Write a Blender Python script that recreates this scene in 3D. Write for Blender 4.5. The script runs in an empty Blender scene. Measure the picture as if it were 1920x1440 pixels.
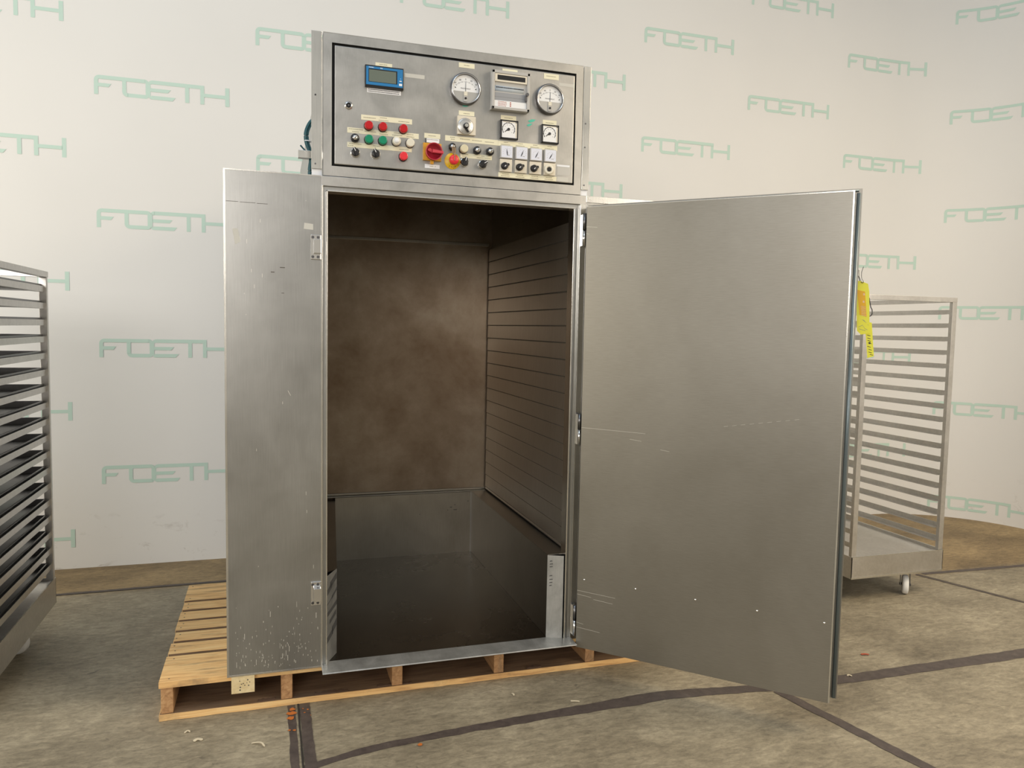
import bpy, bmesh, math, random
from mathutils import Vector, Matrix
C = bpy.context.scene.collection
S = bpy.context.scene
PI = math.pi
R = math.radians

# ------------------------------------------------------------------ camera
cd = bpy.data.cameras.new('camera'); cam = bpy.data.objects.new('camera', cd); C.objects.link(cam)
cd.sensor_width = 36; cd.lens = 26.762; cd.clip_end = 100; cd.clip_start = 0.05
_F = Vector((0.30188, 0.95062, -0.07206)).normalized()
_Rt = Vector((0.9533, -0.3014, 0.0190)); _Rt = (_Rt - _F * _Rt.dot(_F)).normalized()
_U = _Rt.cross(_F)
cam.matrix_world = Matrix(((_Rt.x, _U.x, -_F.x, 0.1489), (_Rt.y, _U.y, -_F.y, -2.7883), (_Rt.z, _U.z, -_F.z, 1.3915), (0, 0, 0, 1)))
S.camera = cam

# ------------------------------------------------------------------ world, lights, exposure
S.view_settings.view_transform = 'Standard'; S.view_settings.look = 'None'
S.view_settings.gamma = 1; S.view_settings.use_curve_mapping = False
S.view_settings.exposure = -0.03

w = bpy.data.worlds.new('hall'); S.world = w; w.use_nodes = True
wn = w.node_tree.nodes; wl = w.node_tree.links; wn.clear()
wo = wn.new('ShaderNodeOutputWorld'); bg = wn.new('ShaderNodeBackground')
tc = wn.new('ShaderNodeTexCoord'); sx = wn.new('ShaderNodeSeparateXYZ')
rp = wn.new('ShaderNodeValToRGB')
wl.new(tc.outputs['Generated'], sx.inputs[0])
mr = wn.new('ShaderNodeMapRange'); mr.inputs[1].default_value = -1; mr.inputs[2].default_value = 1
wl.new(sx.outputs[2], mr.inputs[0]); wl.new(mr.outputs[0], rp.inputs[0])
e = rp.color_ramp.elements
e[0].position = 0.40; e[0].color = (0.25, 0.22, 0.17, 1)
e[1].position = 1.0; e[1].color = (0.55, 0.56, 0.56, 1)
a = e.new(0.5); a.color = (0.60, 0.53, 0.42, 1)
a = e.new(0.62); a.color = (0.56, 0.545, 0.50, 1)
wl.new(rp.outputs[0], bg.inputs[0]); bg.inputs[1].default_value = 0.86
wl.new(bg.outputs[0], wo.inputs[0])

def area(name, loc, target, size, power, col, sy=None):
    l = bpy.data.lights.new(name, 'AREA'); l.energy = power; l.color = col
    l.shape = 'RECTANGLE'; l.size = size; l.size_y = sy or size
    o = bpy.data.objects.new(name, l); C.objects.link(o); o.location = loc
    d = Vector(target) - Vector(loc); o.rotation_euler = d.to_track_quat('-Z', 'Y').to_euler()
    return o
# roof lights of the hall, two added fill lights, a side light
area('roof_light_warm', (4.1, -2.1, 3.5), (3.0, -1.5, 0.0), 1.9, 108, (1.0, 0.82, 0.58), 1.9)
area('roof_light_cool', (-1.0, -2.6, 5.6), (0.3, 1.95, 2.6), 2.6, 50, (0.60, 0.80, 1.0), 1.4)
area('gate_light', (-2.4, -6.5, 2.8), (-0.4, 1.95, 0.8), 3.2, 140, (1.0, 0.94, 0.88), 1.6)  # unseen fill, added from the front for the lower left wall
area('window_light_left', (-4.4, -0.4, 2.0), (-0.8, 1.95, 0.3), 2.2, 110, (1.0, 0.91, 0.76), 1.8)  # unseen fill, added to lift the left part of the wall
area('window_light_right', (5.0, -4.5, 2.6), (3.0, 0.0, 0.2), 1.6, 52, (1.0, 0.90, 0.78), 1.6)  # soft warm light from the right front

# ------------------------------------------------------------------ materials
def _mat(name):
    m = bpy.data.materials.new(name); m.use_nodes = True
    n = m.node_tree.nodes; l = m.node_tree.links
    return m, n, l, n['Principled BSDF']
def plain(name, col, rough=0.5, metal=0.0, **kw):
    m, n, l, b = _mat(name)
    b.inputs['Base Color'].default_value = (*col, 1); b.inputs['Roughness'].default_value = rough
    b.inputs['Metallic'].default_value = metal
    for k, v in kw.items(): b.inputs[k.replace('_', ' ')].default_value = v
    return m
def ramp(n, l, src, stops):
    r = n.new('ShaderNodeValToRGB'); l.new(src, r.inputs[0])
    el = r.color_ramp.elements
    while len(el) < len(stops): el.new(0.5)
    for q, (p, c) in zip(el, stops):
        q.position = p; q.color = (*c, 1) if len(c) == 3 else c
    return r
def noise(n, l, vec, scale, detail=4, rough=0.55, dist=0):
    t = n.new('ShaderNodeTexNoise'); t.inputs['Scale'].default_value = scale
    t.inputs['Detail'].default_value = detail; t.inputs['Roughness'].default_value = rough
    t.inputs['Distortion'].default_value = dist
    if vec: l.new(vec, t.inputs['Vector'])
    return t
def mapping(n, l, sc=(1, 1, 1), kind='Object', loc=(0, 0, 0)):
    t = n.new('ShaderNodeTexCoord'); m = n.new('ShaderNodeMapping')
    m.inputs['Scale'].default_value = sc; m.inputs['Location'].default_value = loc
    l.new(t.outputs[kind], m.inputs[0]); return m.outputs[0]
def mixc(n, l, fac, a, b, mode='MIX'):
    x = n.new('ShaderNodeMix'); x.data_type = 'RGBA'; x.blend_type = mode
    for s, v in ((x.inputs[0], fac), (x.inputs[6], a), (x.inputs[7], b)):
        if isinstance(v, (int, float)): s.default_value = v
        elif isinstance(v, tuple): s.default_value = (*v, 1)
        else: l.new(v, s)
    return x.outputs[2]
def steel(name, c0, c1, rough=0.34, streak=(60, 60, 1.5), cloud=3.0, rvar=0.1, bump=0.02):
    m, n, l, b = _mat(name)
    v = mapping(n, l, streak); t = noise(n, l, v, 6, 5, 0.6)
    v2 = mapping(n, l); t2 = noise(n, l, v2, cloud, 5, 0.6, 0.4)
    r2 = ramp(n, l, t2.outputs[0], [(0.32, c0), (0.7, c1)])
    r1 = ramp(n, l, t.outputs[0], [(0.25, (0.86,) * 3), (0.75, (1.0,) * 3)])
    l.new(mixc(n, l, 1.0, r2.outputs[0], r1.outputs[0], 'MULTIPLY'), b.inputs['Base Color'])
    b.inputs['Metallic'].default_value = 1
    mr = n.new('ShaderNodeMapRange'); mr.inputs[3].default_value = rough - rvar; mr.inputs[4].default_value = rough + rvar
    l.new(t2.outputs[0], mr.inputs[0]); l.new(mr.outputs[0], b.inputs['Roughness'])
    bp = n.new('ShaderNodeBump'); bp.inputs['Strength'].default_value = bump; bp.inputs['Distance'].default_value = 0.01
    l.new(t.outputs[0], bp.inputs['Height']); l.new(bp.outputs[0], b.inputs['Normal'])
    return m
M = {}
M['steel'] = steel('brushed_steel', (0.40, 0.40, 0.39), (0.49, 0.49, 0.475))
M['steel_bright'] = steel('bright_steel_edge', (0.72, 0.71, 0.67), (0.82, 0.81, 0.77), 0.24)
M['steel_panel'] = steel('brushed_panel_steel', (0.46, 0.455, 0.435), (0.60, 0.59, 0.565), 0.38, (150, 150, 6), 8, 0.06)
M['steel_door'] = steel('door_inner_steel', (0.32, 0.305, 0.27), (0.365, 0.35, 0.315), 0.42, (4, 4, 60), 2.0, 0.05, 0.01)
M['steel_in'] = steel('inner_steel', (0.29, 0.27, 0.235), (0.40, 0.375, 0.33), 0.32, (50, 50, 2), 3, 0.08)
M['steel_matt'] = steel('matt_worn_steel', (0.34, 0.34, 0.325), (0.52, 0.52, 0.50), 0.42, (40, 4, 4), 14, 0.1)
M['steel_matt'].node_tree.nodes['Principled BSDF'].inputs['Metallic'].default_value = 0.55
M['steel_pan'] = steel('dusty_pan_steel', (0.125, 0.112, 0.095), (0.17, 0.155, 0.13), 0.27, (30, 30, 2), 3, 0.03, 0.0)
M['steel_slat'] = steel('slatted_steel', (0.60, 0.565, 0.51), (0.68, 0.645, 0.59), 0.42, (2, 40, 2), 1.5, 0.04)
M['steel_rack'] = steel('rack_steel', (0.66, 0.64, 0.61), (0.78, 0.76, 0.73), 0.36, (10, 10, 10), 5, 0.08)
M['steel_tray'] = steel('tray_steel', (0.20, 0.20, 0.205), (0.27, 0.27, 0.275), 0.34, (6, 6, 6), 4, 0.08)
def backwall():
    m, n, l, b = _mat('heat_stained_steel')
    v = mapping(n, l); t = noise(n, l, v, 2.6, 6, 0.66, 0.15)
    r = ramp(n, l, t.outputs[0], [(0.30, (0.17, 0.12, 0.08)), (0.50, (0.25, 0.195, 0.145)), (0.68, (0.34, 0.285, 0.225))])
    l.new(r.outputs[0], b.inputs['Base Color']); b.inputs['Metallic'].default_value = 1
    b.inputs['Roughness'].default_value = 0.42
    return m
M['backwall'] = backwall()
def wallmat():
    m, n, l, b = _mat('white_printed_wall_sheet')
    v = mapping(n, l); t = noise(n, l, v, 0.8, 3, 0.5)
    r = ramp(n, l, t.outputs[0], [(0.3, (0.77, 0.765, 0.75)), (0.7, (0.81, 0.805, 0.79))])
    # scuffs near the bottom of the sheet
    v2 = mapping(n, l, (1, 1, 1.6)); t2 = noise(n, l, v2, 9, 6, 0.65, 0.8)
    r2 = ramp(n, l, t2.outputs[0], [(0.60, (0,) * 3), (0.72, (1,) * 3)])
    tc = n.new('ShaderNodeTexCoord'); s = n.new('ShaderNodeSeparateXYZ'); l.new(tc.outputs['Object'], s.inputs[0])
    mr = n.new('ShaderNodeMapRange'); mr.inputs[1].default_value = 0.05; mr.inputs[2].default_value = 0.42
    mr.inputs[3].default_value = 0.55; mr.inputs[4].default_value = 0.0; l.new(s.outputs[2], mr.inputs[0])
    mm = n.new('ShaderNodeMath'); mm.operation = 'MULTIPLY'; l.new(r2.outputs[0], mm.inputs[0]); l.new(mr.outputs[0], mm.inputs[1])
    l.new(mixc(n, l, mm.outputs[0], r.outputs[0], (0.40, 0.37, 0.33)), b.inputs['Base Color'])
    b.inputs['Roughness'].default_value = 0.55
    return m
M['wall'] = wallmat()
M['mint'] = plain('mint_green_print', (0.54, 0.71, 0.635), 0.55)
def floormat():
    m, n, l, b = _mat('worn_concrete_floor')
    v = mapping(n, l, (1, 1.5, 1)); t = noise(n, l, v, 1.6, 8, 0.65, 0.3)
    r = ramp(n, l, t.outputs[0], [(0.30, (0.165, 0.138, 0.095)), (0.5, (0.285, 0.245, 0.172)), (0.72, (0.43, 0.375, 0.27))])
    v2 = mapping(n, l, (9, 22, 9)); t2 = noise(n, l, v2, 2.2, 6, 0.7, 0.6)
    r2 = ramp(n, l, t2.outputs[0], [(0.28, (0.60,) * 3), (0.72, (1.32,) * 3)])
    c = mixc(n, l, 1.0, r.outputs[0], r2.outputs[0], 'MULTIPLY')
    # oil stains and pale scuffs
    v3 = mapping(n, l, (1, 1, 1), loc=(3, 7, 0)); t3 = noise(n, l, v3, 14, 4, 0.6, 1.0)
    r3 = ramp(n, l, t3.outputs[0], [(0.68, (0,) * 3), (0.76, (0.6,) * 3)])
    c = mixc(n, l, r3.outputs[0], c, (0.06, 0.055, 0.045))
    v4 = mapping(n, l, (14, 40, 1), loc=(1, 2, 0)); t4 = noise(n, l, v4, 2.5, 3, 0.5, 0.4)
    r4 = ramp(n, l, t4.outputs[0], [(0.72, (0,) * 3), (0.80, (0.55,) * 3)])
    c = mixc(n, l, r4.outputs[0], c, (0.42, 0.39, 0.32))
    v5 = mapping(n, l, (1, 1.6, 1)); t5 = noise(n, l, v5, 75, 3, 0.7)
    r5 = ramp(n, l, t5.outputs[0], [(0.25, (0.70,) * 3), (0.45, (0.97,) * 3), (0.62, (1.03,) * 3), (0.80, (1.45,) * 3)])
    c = mixc(n, l, 1.0, c, r5.outputs[0], 'MULTIPLY')
    v6 = mapping(n, l, (6, 60, 1), loc=(5, 3, 0)); t6 = noise(n, l, v6, 3.0, 3, 0.5, 2.5)
    r6 = ramp(n, l, t6.outputs[0], [(0.70, (0,) * 3), (0.75, (0.5,) * 3)])
    c = mixc(n, l, r6.outputs[0], c, (0.07, 0.06, 0.045))
    # brownish band next to the wall sheet
    tc = n.new('ShaderNodeTexCoord'); s = n.new('ShaderNodeSeparateXYZ'); l.new(tc.outputs['Object'], s.inputs[0])
    mr = n.new('ShaderNodeMapRange'); mr.inputs[1].default_value = 1.44; mr.inputs[2].default_value = 1.54
    l.new(s.outputs[1], mr.inputs[0])
    mq = n.new('ShaderNodeMath'); mq.operation = 'MULTIPLY'; mq.inputs[1].default_value = 0.8; 
    ma = n.new('ShaderNodeMapRange'); ma.inputs[1].default_value = 3.6; ma.inputs[2].default_value = 3.9; l.new(s.outputs[0], ma.inputs[0])
    mb = n.new('ShaderNodeMapRange'); mb.inputs[1].default_value = 0.60; mb.inputs[2].default_value = 0.70; l.new(s.outputs[1], mb.inputs[0])
    mm = n.new('ShaderNodeMath'); mm.operation = 'MULTIPLY'; l.new(ma.outputs[0], mm.inputs[0]); l.new(mb.outputs[0], mm.inputs[1])
    mx = n.new('ShaderNodeMath'); mx.operation = 'MAXIMUM'; l.new(mr.outputs[0], mx.inputs[0]); l.new(mm.outputs[0], mx.inputs[1]); l.new(mx.outputs[0], mq.inputs[0])
    c = mixc(n, l, mq.outputs[0], c, mixc(n, l, 1.0, c, (0.90, 0.70, 0.42), 'MULTIPLY'))
    l.new(c, b.inputs['Base Color'])
    b.inputs['Roughness'].default_value = 0.62
    bp = n.new('ShaderNodeBump'); bp.inputs['Strength'].default_value = 0.25; bp.inputs['Distance'].default_value = 0.004
    l.new(t2.outputs[0], bp.inputs['Height']); l.new(bp.outputs[0], b.inputs['Normal'])
    return m
M['floor'] = floormat()
def jointmat():
    m, n, l, b = _mat('brown_joint_sealant')
    v = mapping(n, l, (1, 1, 1)); t = noise(n, l, v, 22, 6, 0.7, 0.3)
    r = ramp(n, l, t.outputs[0], [(0.3, (0.055, 0.042, 0.038)), (0.6, (0.10, 0.078, 0.068)), (0.78, (0.15, 0.125, 0.105))])
    l.new(r.outputs[0], b.inputs['Base Color']); b.inputs['Roughness'].default_value = 0.6
    return m
M['joint'] = jointmat()
M['crack'] = plain('dark_joint_gap', (0.03, 0.025, 0.02), 0.9)
M['orange_paint'] = plain('orange_paint_mark', (0.55, 0.16, 0.03), 0.7)
def wood(name, axis, c=((0.55, 0.30, 0.12), (0.85, 0.54, 0.23), (0.93, 0.68, 0.34))):
    m, n, l, b = _mat(name)
    sc = (3, 38, 38) if axis == 'x' else (38, 3, 38)
    v = mapping(n, l, sc); t = noise(n, l, v, 1.5, 6, 0.6, 0.8)
    r = ramp(n, l, t.outputs[0], [(0.28, c[0]), (0.5, c[1]), (0.75, c[2])])
    v2 = mapping(n, l, (2, 12, 2) if axis == 'x' else (12, 2, 2), loc=(4, 1, 0)); t2 = noise(n, l, v2, 2.4, 5, 0.65)
    r2 = ramp(n, l, t2.outputs[0], [(0.54, (0,) * 3), (0.70, (0.62,) * 3)])
    l.new(mixc(n, l, r2.outputs[0], r.outputs[0], (0.22, 0.15, 0.09)), b.inputs['Base Color'])
    b.inputs['Roughness'].default_value = 0.72
    bp = n.new('ShaderNodeBump'); bp.inputs['Strength'].default_value = 0.3; bp.inputs['Distance'].default_value = 0.003
    l.new(t.outputs[0], bp.inputs['Height']); l.new(bp.outputs[0], b.inputs['Normal'])
    return m
M['wood_x'] = wood('pine_board', 'x'); M['wood_y'] = wood('pine_stringer', 'y', ((0.28, 0.14, 0.06), (0.46, 0.255, 0.115), (0.60, 0.37, 0.18)))
M['dirty'] = wood('grimy_board_top', 'x', ((0.10, 0.06, 0.035), (0.17, 0.11, 0.065), (0.25, 0.165, 0.10)))  # darkened pine: shade of deck gaps and under-deck bays put into the colour
M['bark'] = plain('dark_bark', (0.11, 0.065, 0.04), 0.85)
M['wood_end'] = wood('pale_timber', 'y', ((0.60, 0.47, 0.24), (0.72, 0.58, 0.33), (0.78, 0.66, 0.40)))
M['black'] = plain('black_plastic', (0.012, 0.012, 0.014), 0.35)
M['black_matt'] = plain('matt_black', (0.01, 0.01, 0.01), 0.8)
M['red'] = plain('red_plastic', (0.52, 0.002, 0.008), 0.35)
M['red_lit'] = plain('pale_red_plastic', (0.80, 0.035, 0.05), 0.3)
M['red_soft'] = plain('soft_red_plastic', (0.60, 0.05, 0.075), 0.4)
M['crimson'] = plain('crimson_plastic', (0.30, 0.008, 0.022), 0.42)
M['green'] = plain('green_plastic', (0.0, 0.25, 0.13), 0.35)
M['cream'] = plain('cream_plastic', (0.72, 0.66, 0.46), 0.35)
M['ivory'] = plain('ivory_plastic', (0.78, 0.74, 0.62), 0.35)
M['yellow'] = plain('yellow_plastic', (0.85, 0.52, 0.01), 0.35)
M['amber'] = plain('amber_yellow_plastic', (0.72, 0.36, 0.03), 0.4)
M['white'] = plain('white_dial', (0.86, 0.87, 0.88), 0.4)
M['white_wheel'] = plain('white_nylon_wheel', (0.85, 0.85, 0.83), 0.4)
M['blue'] = plain('blue_bezel', (0.02, 0.20, 0.48), 0.35)
M['lcd'] = plain('grey_green_display', (0.15, 0.18, 0.15), 0.15)
M['label'] = plain('pale_yellow_label', (0.84, 0.80, 0.60), 0.55)
M['label_w'] = plain('white_label', (0.86, 0.88, 0.92), 0.5)
M['ink'] = plain('grey_print', (0.34, 0.32, 0.24), 0.6)
M['ink_d'] = plain('dark_print', (0.03, 0.03, 0.035), 0.6)
M['chrome'] = plain('chrome', (0.80, 0.80, 0.80), 0.12, 1.0)
M['gun'] = plain('dark_metal_bezel', (0.20, 0.20, 0.21), 0.3, 1.0)
M['grey_pl'] = plain('grey_plastic', (0.50, 0.49, 0.47), 0.4)
M['paper'] = plain('chart_paper', (0.48, 0.54, 0.60), 0.5)
M['paper2'] = plain('grey_roll', (0.32, 0.33, 0.35), 0.45)
M['beige'] = plain('beige_plate', (0.76, 0.70, 0.58), 0.4)
M['lilac'] = plain('lilac_white_dial', (0.76, 0.79, 0.90), 0.35)
M['silver'] = plain('silver_dial', (0.62, 0.61, 0.58), 0.3, 0.7)
M['teal'] = plain('teal_cable', (0.01, 0.09, 0.11), 0.45)
M['teal_mark'] = plain('teal_marker', (0.10, 0.55, 0.42), 0.6)
M['gasket'] = plain('grey_rubber_gasket', (0.16, 0.20, 0.22), 0.28, 0.55)
M['tag'] = plain('yellow_tag', (0.93, 0.88, 0.06), 0.5)
M['orange'] = plain('orange_sticker', (0.90, 0.48, 0.01), 0.5)
M['brass'] = plain('brass_key', (0.36, 0.25, 0.16), 0.35, 0.9)
M['tape'] = plain('tape_residue', (0.60, 0.59, 0.54), 0.6)
M['scratch'] = plain('dark_scratch', (0.10, 0.09, 0.075), 0.6)  # dark marks, also the painted groove shade of the slatted panel
M['pale_scratch'] = plain('pale_scratch', (0.72, 0.70, 0.64), 0.45, 0.6)
M['shaving'] = plain('wood_shaving', (0.68, 0.60, 0.44), 0.7)
M['redchip'] = plain('reddish_chip', (0.45, 0.10, 0.05), 0.7)
M['smear'] = plain('grey_grease_smear', (0.12, 0.12, 0.12), 0.6, 0.4)

# ------------------------------------------------------------------ mesh builder
class MB:
    def __init__(s): s.v = []; s.f = []; s.mi = []; s.sm = []; s.m = 0
    def mat(s, i): s.m = i; return s
    def add(s, vs, fs, smooth=False):
        o = len(s.v); s.v += [tuple(p) for p in vs]
        for f in fs: s.f.append(tuple(o + i for i in f)); s.mi.append(s.m); s.sm.append(smooth)
        return s
    def box(s, x0, x1, y0, y1, z0, z1, mtx=None):
        vs = [(x, y, z) for x in (x0, x1) for y in (y0, y1) for z in (z0, z1)]
        if mtx is not None: vs = [mtx @ Vector(p) for p in vs]
        return s.add(vs, [(0, 1, 3, 2), (4, 6, 7, 5), (0, 4, 5, 1), (2, 3, 7, 6), (0, 2, 6, 4), (1, 5, 7, 3)])
    def cyl(s, c, ax, r, h, n=24, r2=None, smooth=True):
        """cylinder from c along ax for h; r at the start, r2 at the end"""
        r2 = r if r2 is None else r2
        ax = Vector(ax).normalized(); q = ax.to_track_quat('Z', 'Y'); c = Vector(c)
        vs = []
        for k, (rr, hh) in enumerate(((r, 0), (r2, h))):
            for i in range(n):
                a = 2 * PI * i / n; vs.append(c + q @ Vector((rr * math.cos(a), rr * math.sin(a), hh)))
        s.add(vs, [(i, (i + 1) % n, n + (i + 1) % n, n + i) for i in range(n)], smooth)
        o = len(s.v) - 2 * n
        s.f.append(tuple(o + i for i in range(n))[::-1]); s.mi.append(s.m); s.sm.append(False)
        s.f.append(tuple(o + n + i for i in range(n))); s.mi.append(s.m); s.sm.append(False)
        return s
    def lathe(s, c, ax, prof, n=32, smooth=True):
        """prof: list of (radius, height) along ax"""
        ax = Vector(ax).normalized(); q = ax.to_track_quat('Z', 'Y'); c = Vector(c)
        vs = []
        for r_, h_ in prof:
            for i in range(n):
                a = 2 * PI * i / n; vs.append(c + q @ Vector((max(r_, 1e-5) * math.cos(a), max(r_, 1e-5) * math.sin(a), h_)))
        fs = []
        for k in range(len(prof) - 1):
            for i in range(n): fs.append((k * n + i, k * n + (i + 1) % n, (k + 1) * n + (i + 1) % n, (k + 1) * n + i))
        return s.add(vs, fs, smooth)
    def tube(s, pts, r, n=8):
        pts = [Vector(p) for p in pts]; vs = []; N = len(pts)
        for k, p in enumerate(pts):
            d = (pts[min(k + 1, N - 1)] - pts[max(k - 1, 0)]).normalized()
            q = d.to_track_quat('Z', 'Y')
            for i in range(n):
                a = 2 * PI * i / n; vs.append(p + q @ Vector((r * math.cos(a), r * math.sin(a), 0)))
        fs = [(k * n + i, k * n + (i + 1) % n, (k + 1) * n + (i + 1) % n, (k + 1) * n + i) for k in range(N - 1) for i in range(n)]
        fs += [tuple(range(n))[::-1], tuple((N - 1) * n + i for i in range(n))]
        return s.add(vs, fs, True)
    def prism(s, poly, d, thick):
        """poly: 3D points (planar), extruded by vector d*thick"""
        d = Vector(d).normalized() * thick; n = len(poly)
        vs = [Vector(p) for p in poly] + [Vector(p) + d for p in poly]
        fs = [tuple(range(n)), tuple(range(2 * n - 1, n - 1, -1))] + [(i, n + i, n + (i + 1) % n, (i + 1) % n) for i in range(n)]
        return s.add(vs, fs)
    def pxz(s, poly, y, t):
        """polygon in the x-z plane at y, thickness t toward -y"""
        return s.prism([(x, y, z) for x, z in poly], (0, -1, 0), t)
    def build(s, name, mats, parent=None, bevel=0, loc=None, seg=2):
        if not isinstance(mats, (list, tuple)): mats = [mats]
        me = bpy.data.meshes.new(name)
        me.from_pydata(s.v, [], s.f)
        for m in mats: me.materials.append(M[m] if isinstance(m, str) else m)
        me.polygons.foreach_set('material_index', s.mi); me.polygons.foreach_set('use_smooth', s.sm)
        bm = bmesh.new(); bm.from_mesh(me); bmesh.ops.recalc_face_normals(bm, faces=bm.faces); bm.to_mesh(me); bm.free()
        me.update()
        o = bpy.data.objects.new(name, me); C.objects.link(o)
        if parent: o.parent = parent
        if loc: o.location = loc
        if bevel:
            b = o.modifiers.new('bevel', 'BEVEL'); b.width = bevel; b.segments = seg; b.limit_method = 'ANGLE'; b.angle_limit = R(40)
            b.harden_normals = False
        return o
def tag(o, label=None, cat=None, group=None, kind=None):
    if label: o['label'] = label
    if cat: o['category'] = cat
    if group: o['group'] = group
    if kind: o['kind'] = kind
    return o
def thing(name, label, cat, loc=(0, 0, 0), group=None):
    o = bpy.data.objects.new(name, None); C.objects.link(o); o.location = loc; o.empty_display_size = 0.1
    return tag(o, label, cat, group)
rnd = random.Random(7)

# ------------------------------------------------------------------ floor
fl = MB(); fl.box(-7, 5.6, -9.0, 2.2, -0.10, 0.0)
def strip(b, pts, z=0.0012, jit=0.0025, step=0.02):
    """an irregular flat ribbon of sealant along pts = (x, y, width)"""
    vs = []; wob = [0.0, 0.0]
    P = []
    for (x0, y0, w0), (x1, y1, w1) in zip(pts[:-1], pts[1:]):
        n = max(1, int(math.hypot(x1 - x0, y1 - y0) / step))
        for i in range(n): t = i / n; P.append((x0 + (x1 - x0) * t, y0 + (y1 - y0) * t, w0 + (w1 - w0) * t))
    P.append(pts[-1])
    for i, (x, y, w_) in enumerate(P):
        a_, b_ = P[max(i - 1, 0)], P[min(i + 1, len(P) - 1)]
        d = Vector((b_[0] - a_[0], b_[1] - a_[1], 0)).normalized(); nn = Vector((-d.y, d.x, 0))
        for k, sgn in enumerate((-1, 1)):
            wob[k] = 0.65 * wob[k] + rnd.uniform(-jit, jit)
            vs.append(Vector((x, y, z)) + nn * sgn * (w_ / 2 + wob[k]))
    b.add(vs, [(2 * i, 2 * i + 2, 2 * i + 3, 2 * i + 1) for i in range(len(P) - 1)])
fl.mat(1)
strip(fl, [(0.245, -0.405, 0.036), (0.47, -0.345, 0.040), (0.8, -0.315, 0.042), (1.1, -0.300, 0.052), (1.57, -0.275, 0.075), (1.75, -0.292, 0.062), (2.05, -0.335, 0.050), (2.4, -0.350, 0.065), (3.3, -0.352, 0.075), (5.2, -0.360, 0.075)], 0.0012)
strip(fl, [(0.213, 0.3, 0.026), (0.225, -1.3, 0.028)], 0.0009, 0.0015); strip(fl, [(0.262, 0.3, 0.036), (0.268, -1.3, 0.038)], 0.0015, 0.0018)
strip(fl, [(2.03, -0.36, 0.046), (2.09, -0.60, 0.046), (2.45, -2.1, 0.05)], 0.0018)
strip(fl, [(-0.9, 1.505, 0.03), (0.3, 1.53, 0.03)], 0.0012, 0.0015)
strip(fl, [(3.80, 0.66, 0.035), (5.35, 0.60, 0.035)], 0.0012, 0.0015); strip(fl, [(3.75, 0.66, 0.022), (4.12, -0.35, 0.022)], 0.0018, 0.001)
fl.mat(2)
strip(fl, [(0.238, 0.3, 0.006), (0.246, -1.3, 0.006)], 0.0022, 0.0006)
strip(fl, [(3.765, 0.66, 0.005), (4.135, -0.35, 0.005)], 0.0024, 0.0005)
strip(fl, [(-0.9, 1.49, 0.005), (0.3, 1.515, 0.005)], 0.0018, 0.0005)
fl.mat(3)
def blob(b, x, y, r, z=0.0027, n=14, sx=1.0):
    vs = [(x + sx * r * rnd.uniform(0.6, 1.1) * math.cos(2 * PI * i / n), y + r * rnd.uniform(0.6, 1.1) * math.sin(2 * PI * i / n), z) for i in range(n)]
    b.add(vs, [tuple(range(n))])
blob(fl, 0.214, -0.045, 0.016, sx=1.2); blob(fl, 0.212, -0.078, 0.013, sx=1.2); blob(fl, 0.218, -0.015, 0.012)
for x, y, r_ in ((0.205, -0.16, 0.006), (0.222, -0.165, 0.007), (0.26, -0.05, 0.004), (0.272, -0.03, 0.005), (0.28, -0.075, 0.003), (0.255, -0.02, 0.004), (0.62, -0.37, 0.010)):
    blob(fl, x, y, r_, n=8)
tag(fl.build('floor', ['floor', 'joint', 'crack', 'orange_paint']), kind='structure')

# ------------------------------------------------------------------ wall sheet with printed lettering
WY, CX, RR = 1.95, 4.6, 0.83
def wall_pt(u, off=0.0):
    """u runs along the sheet; off is the distance in front of it"""
    if u <= CX: return (u, WY - off)
    a = (u - CX) / RR
    if a < PI / 2: return (CX + (RR - off) * math.sin(a), WY - RR + (RR - off) * math.cos(a))
    return (CX + RR - off, WY - RR - (u - CX - RR * PI / 2))
wb = MB(); us = [-6.5, -3, 0, 3, CX] + [CX + RR * PI / 2 * i / 28 for i in range(1, 29)] + [CX + RR * PI / 2 + 2.4]
WH = 4.7
fv = []; bv = []
for u in us:
    x, y = wall_pt(u); x2, y2 = wall_pt(u, -0.04)
    fv += [(x, y, 0.0), (x, y, WH)]; bv += [(x, y, 0.0), (x, y, WH), (x2, y2, 0.0), (x2, y2, WH)]
wb.add(fv, [(2 * i, 2 * i + 2, 2 * i + 3, 2 * i + 1) for i in range(len(us) - 1)], True)
fs = []
for i in range(len(us) - 1):
    a, b = 4 * i, 4 * i + 4
    fs += [(a + 2, a + 3, b + 3, b + 2), (a + 1, b + 1, b + 3, a + 3), (a, a + 2, b + 2, b)]
fs += [(0, 1, 3, 2), (4 * len(us) - 4, 4 * len(us) - 2, 4 * len(us) - 1, 4 * len(us) - 3)]
wb.add(bv, fs)
wb.mat(1)
K = [0]
def wq(poly, u0, z0):
    """polygon (s, t) with s rightwards and t downwards from the letter's top"""
    K[0] = (K[0] + 1) % 25
    vs = [(*wall_pt(u0 + s_, 0.0006 + 0.00006 * K[0]), z0 - t_) for s_, t_ in poly]
    # keep the facing toward the room
    wb.add([(p[0], p[1], p[2]) for p in vs], [tuple(range(len(vs)))])
def wrect(u0, z0, a, b, t0, t1, slant=0.0, slant0=0.0):
    n = max(1, int(math.ceil((b - a) / 0.035))) if u0 > CX - 0.8 else 1
    for i in range(n):
        s0 = a + (b - a) * i / n; s1 = a + (b - a) * (i + 1) / n
        e1 = slant if i == n - 1 else 0
        wq([(s0, t0), (s1, t0), (s1 - e1, t1), (s0, t1)], u0, z0)
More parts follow.
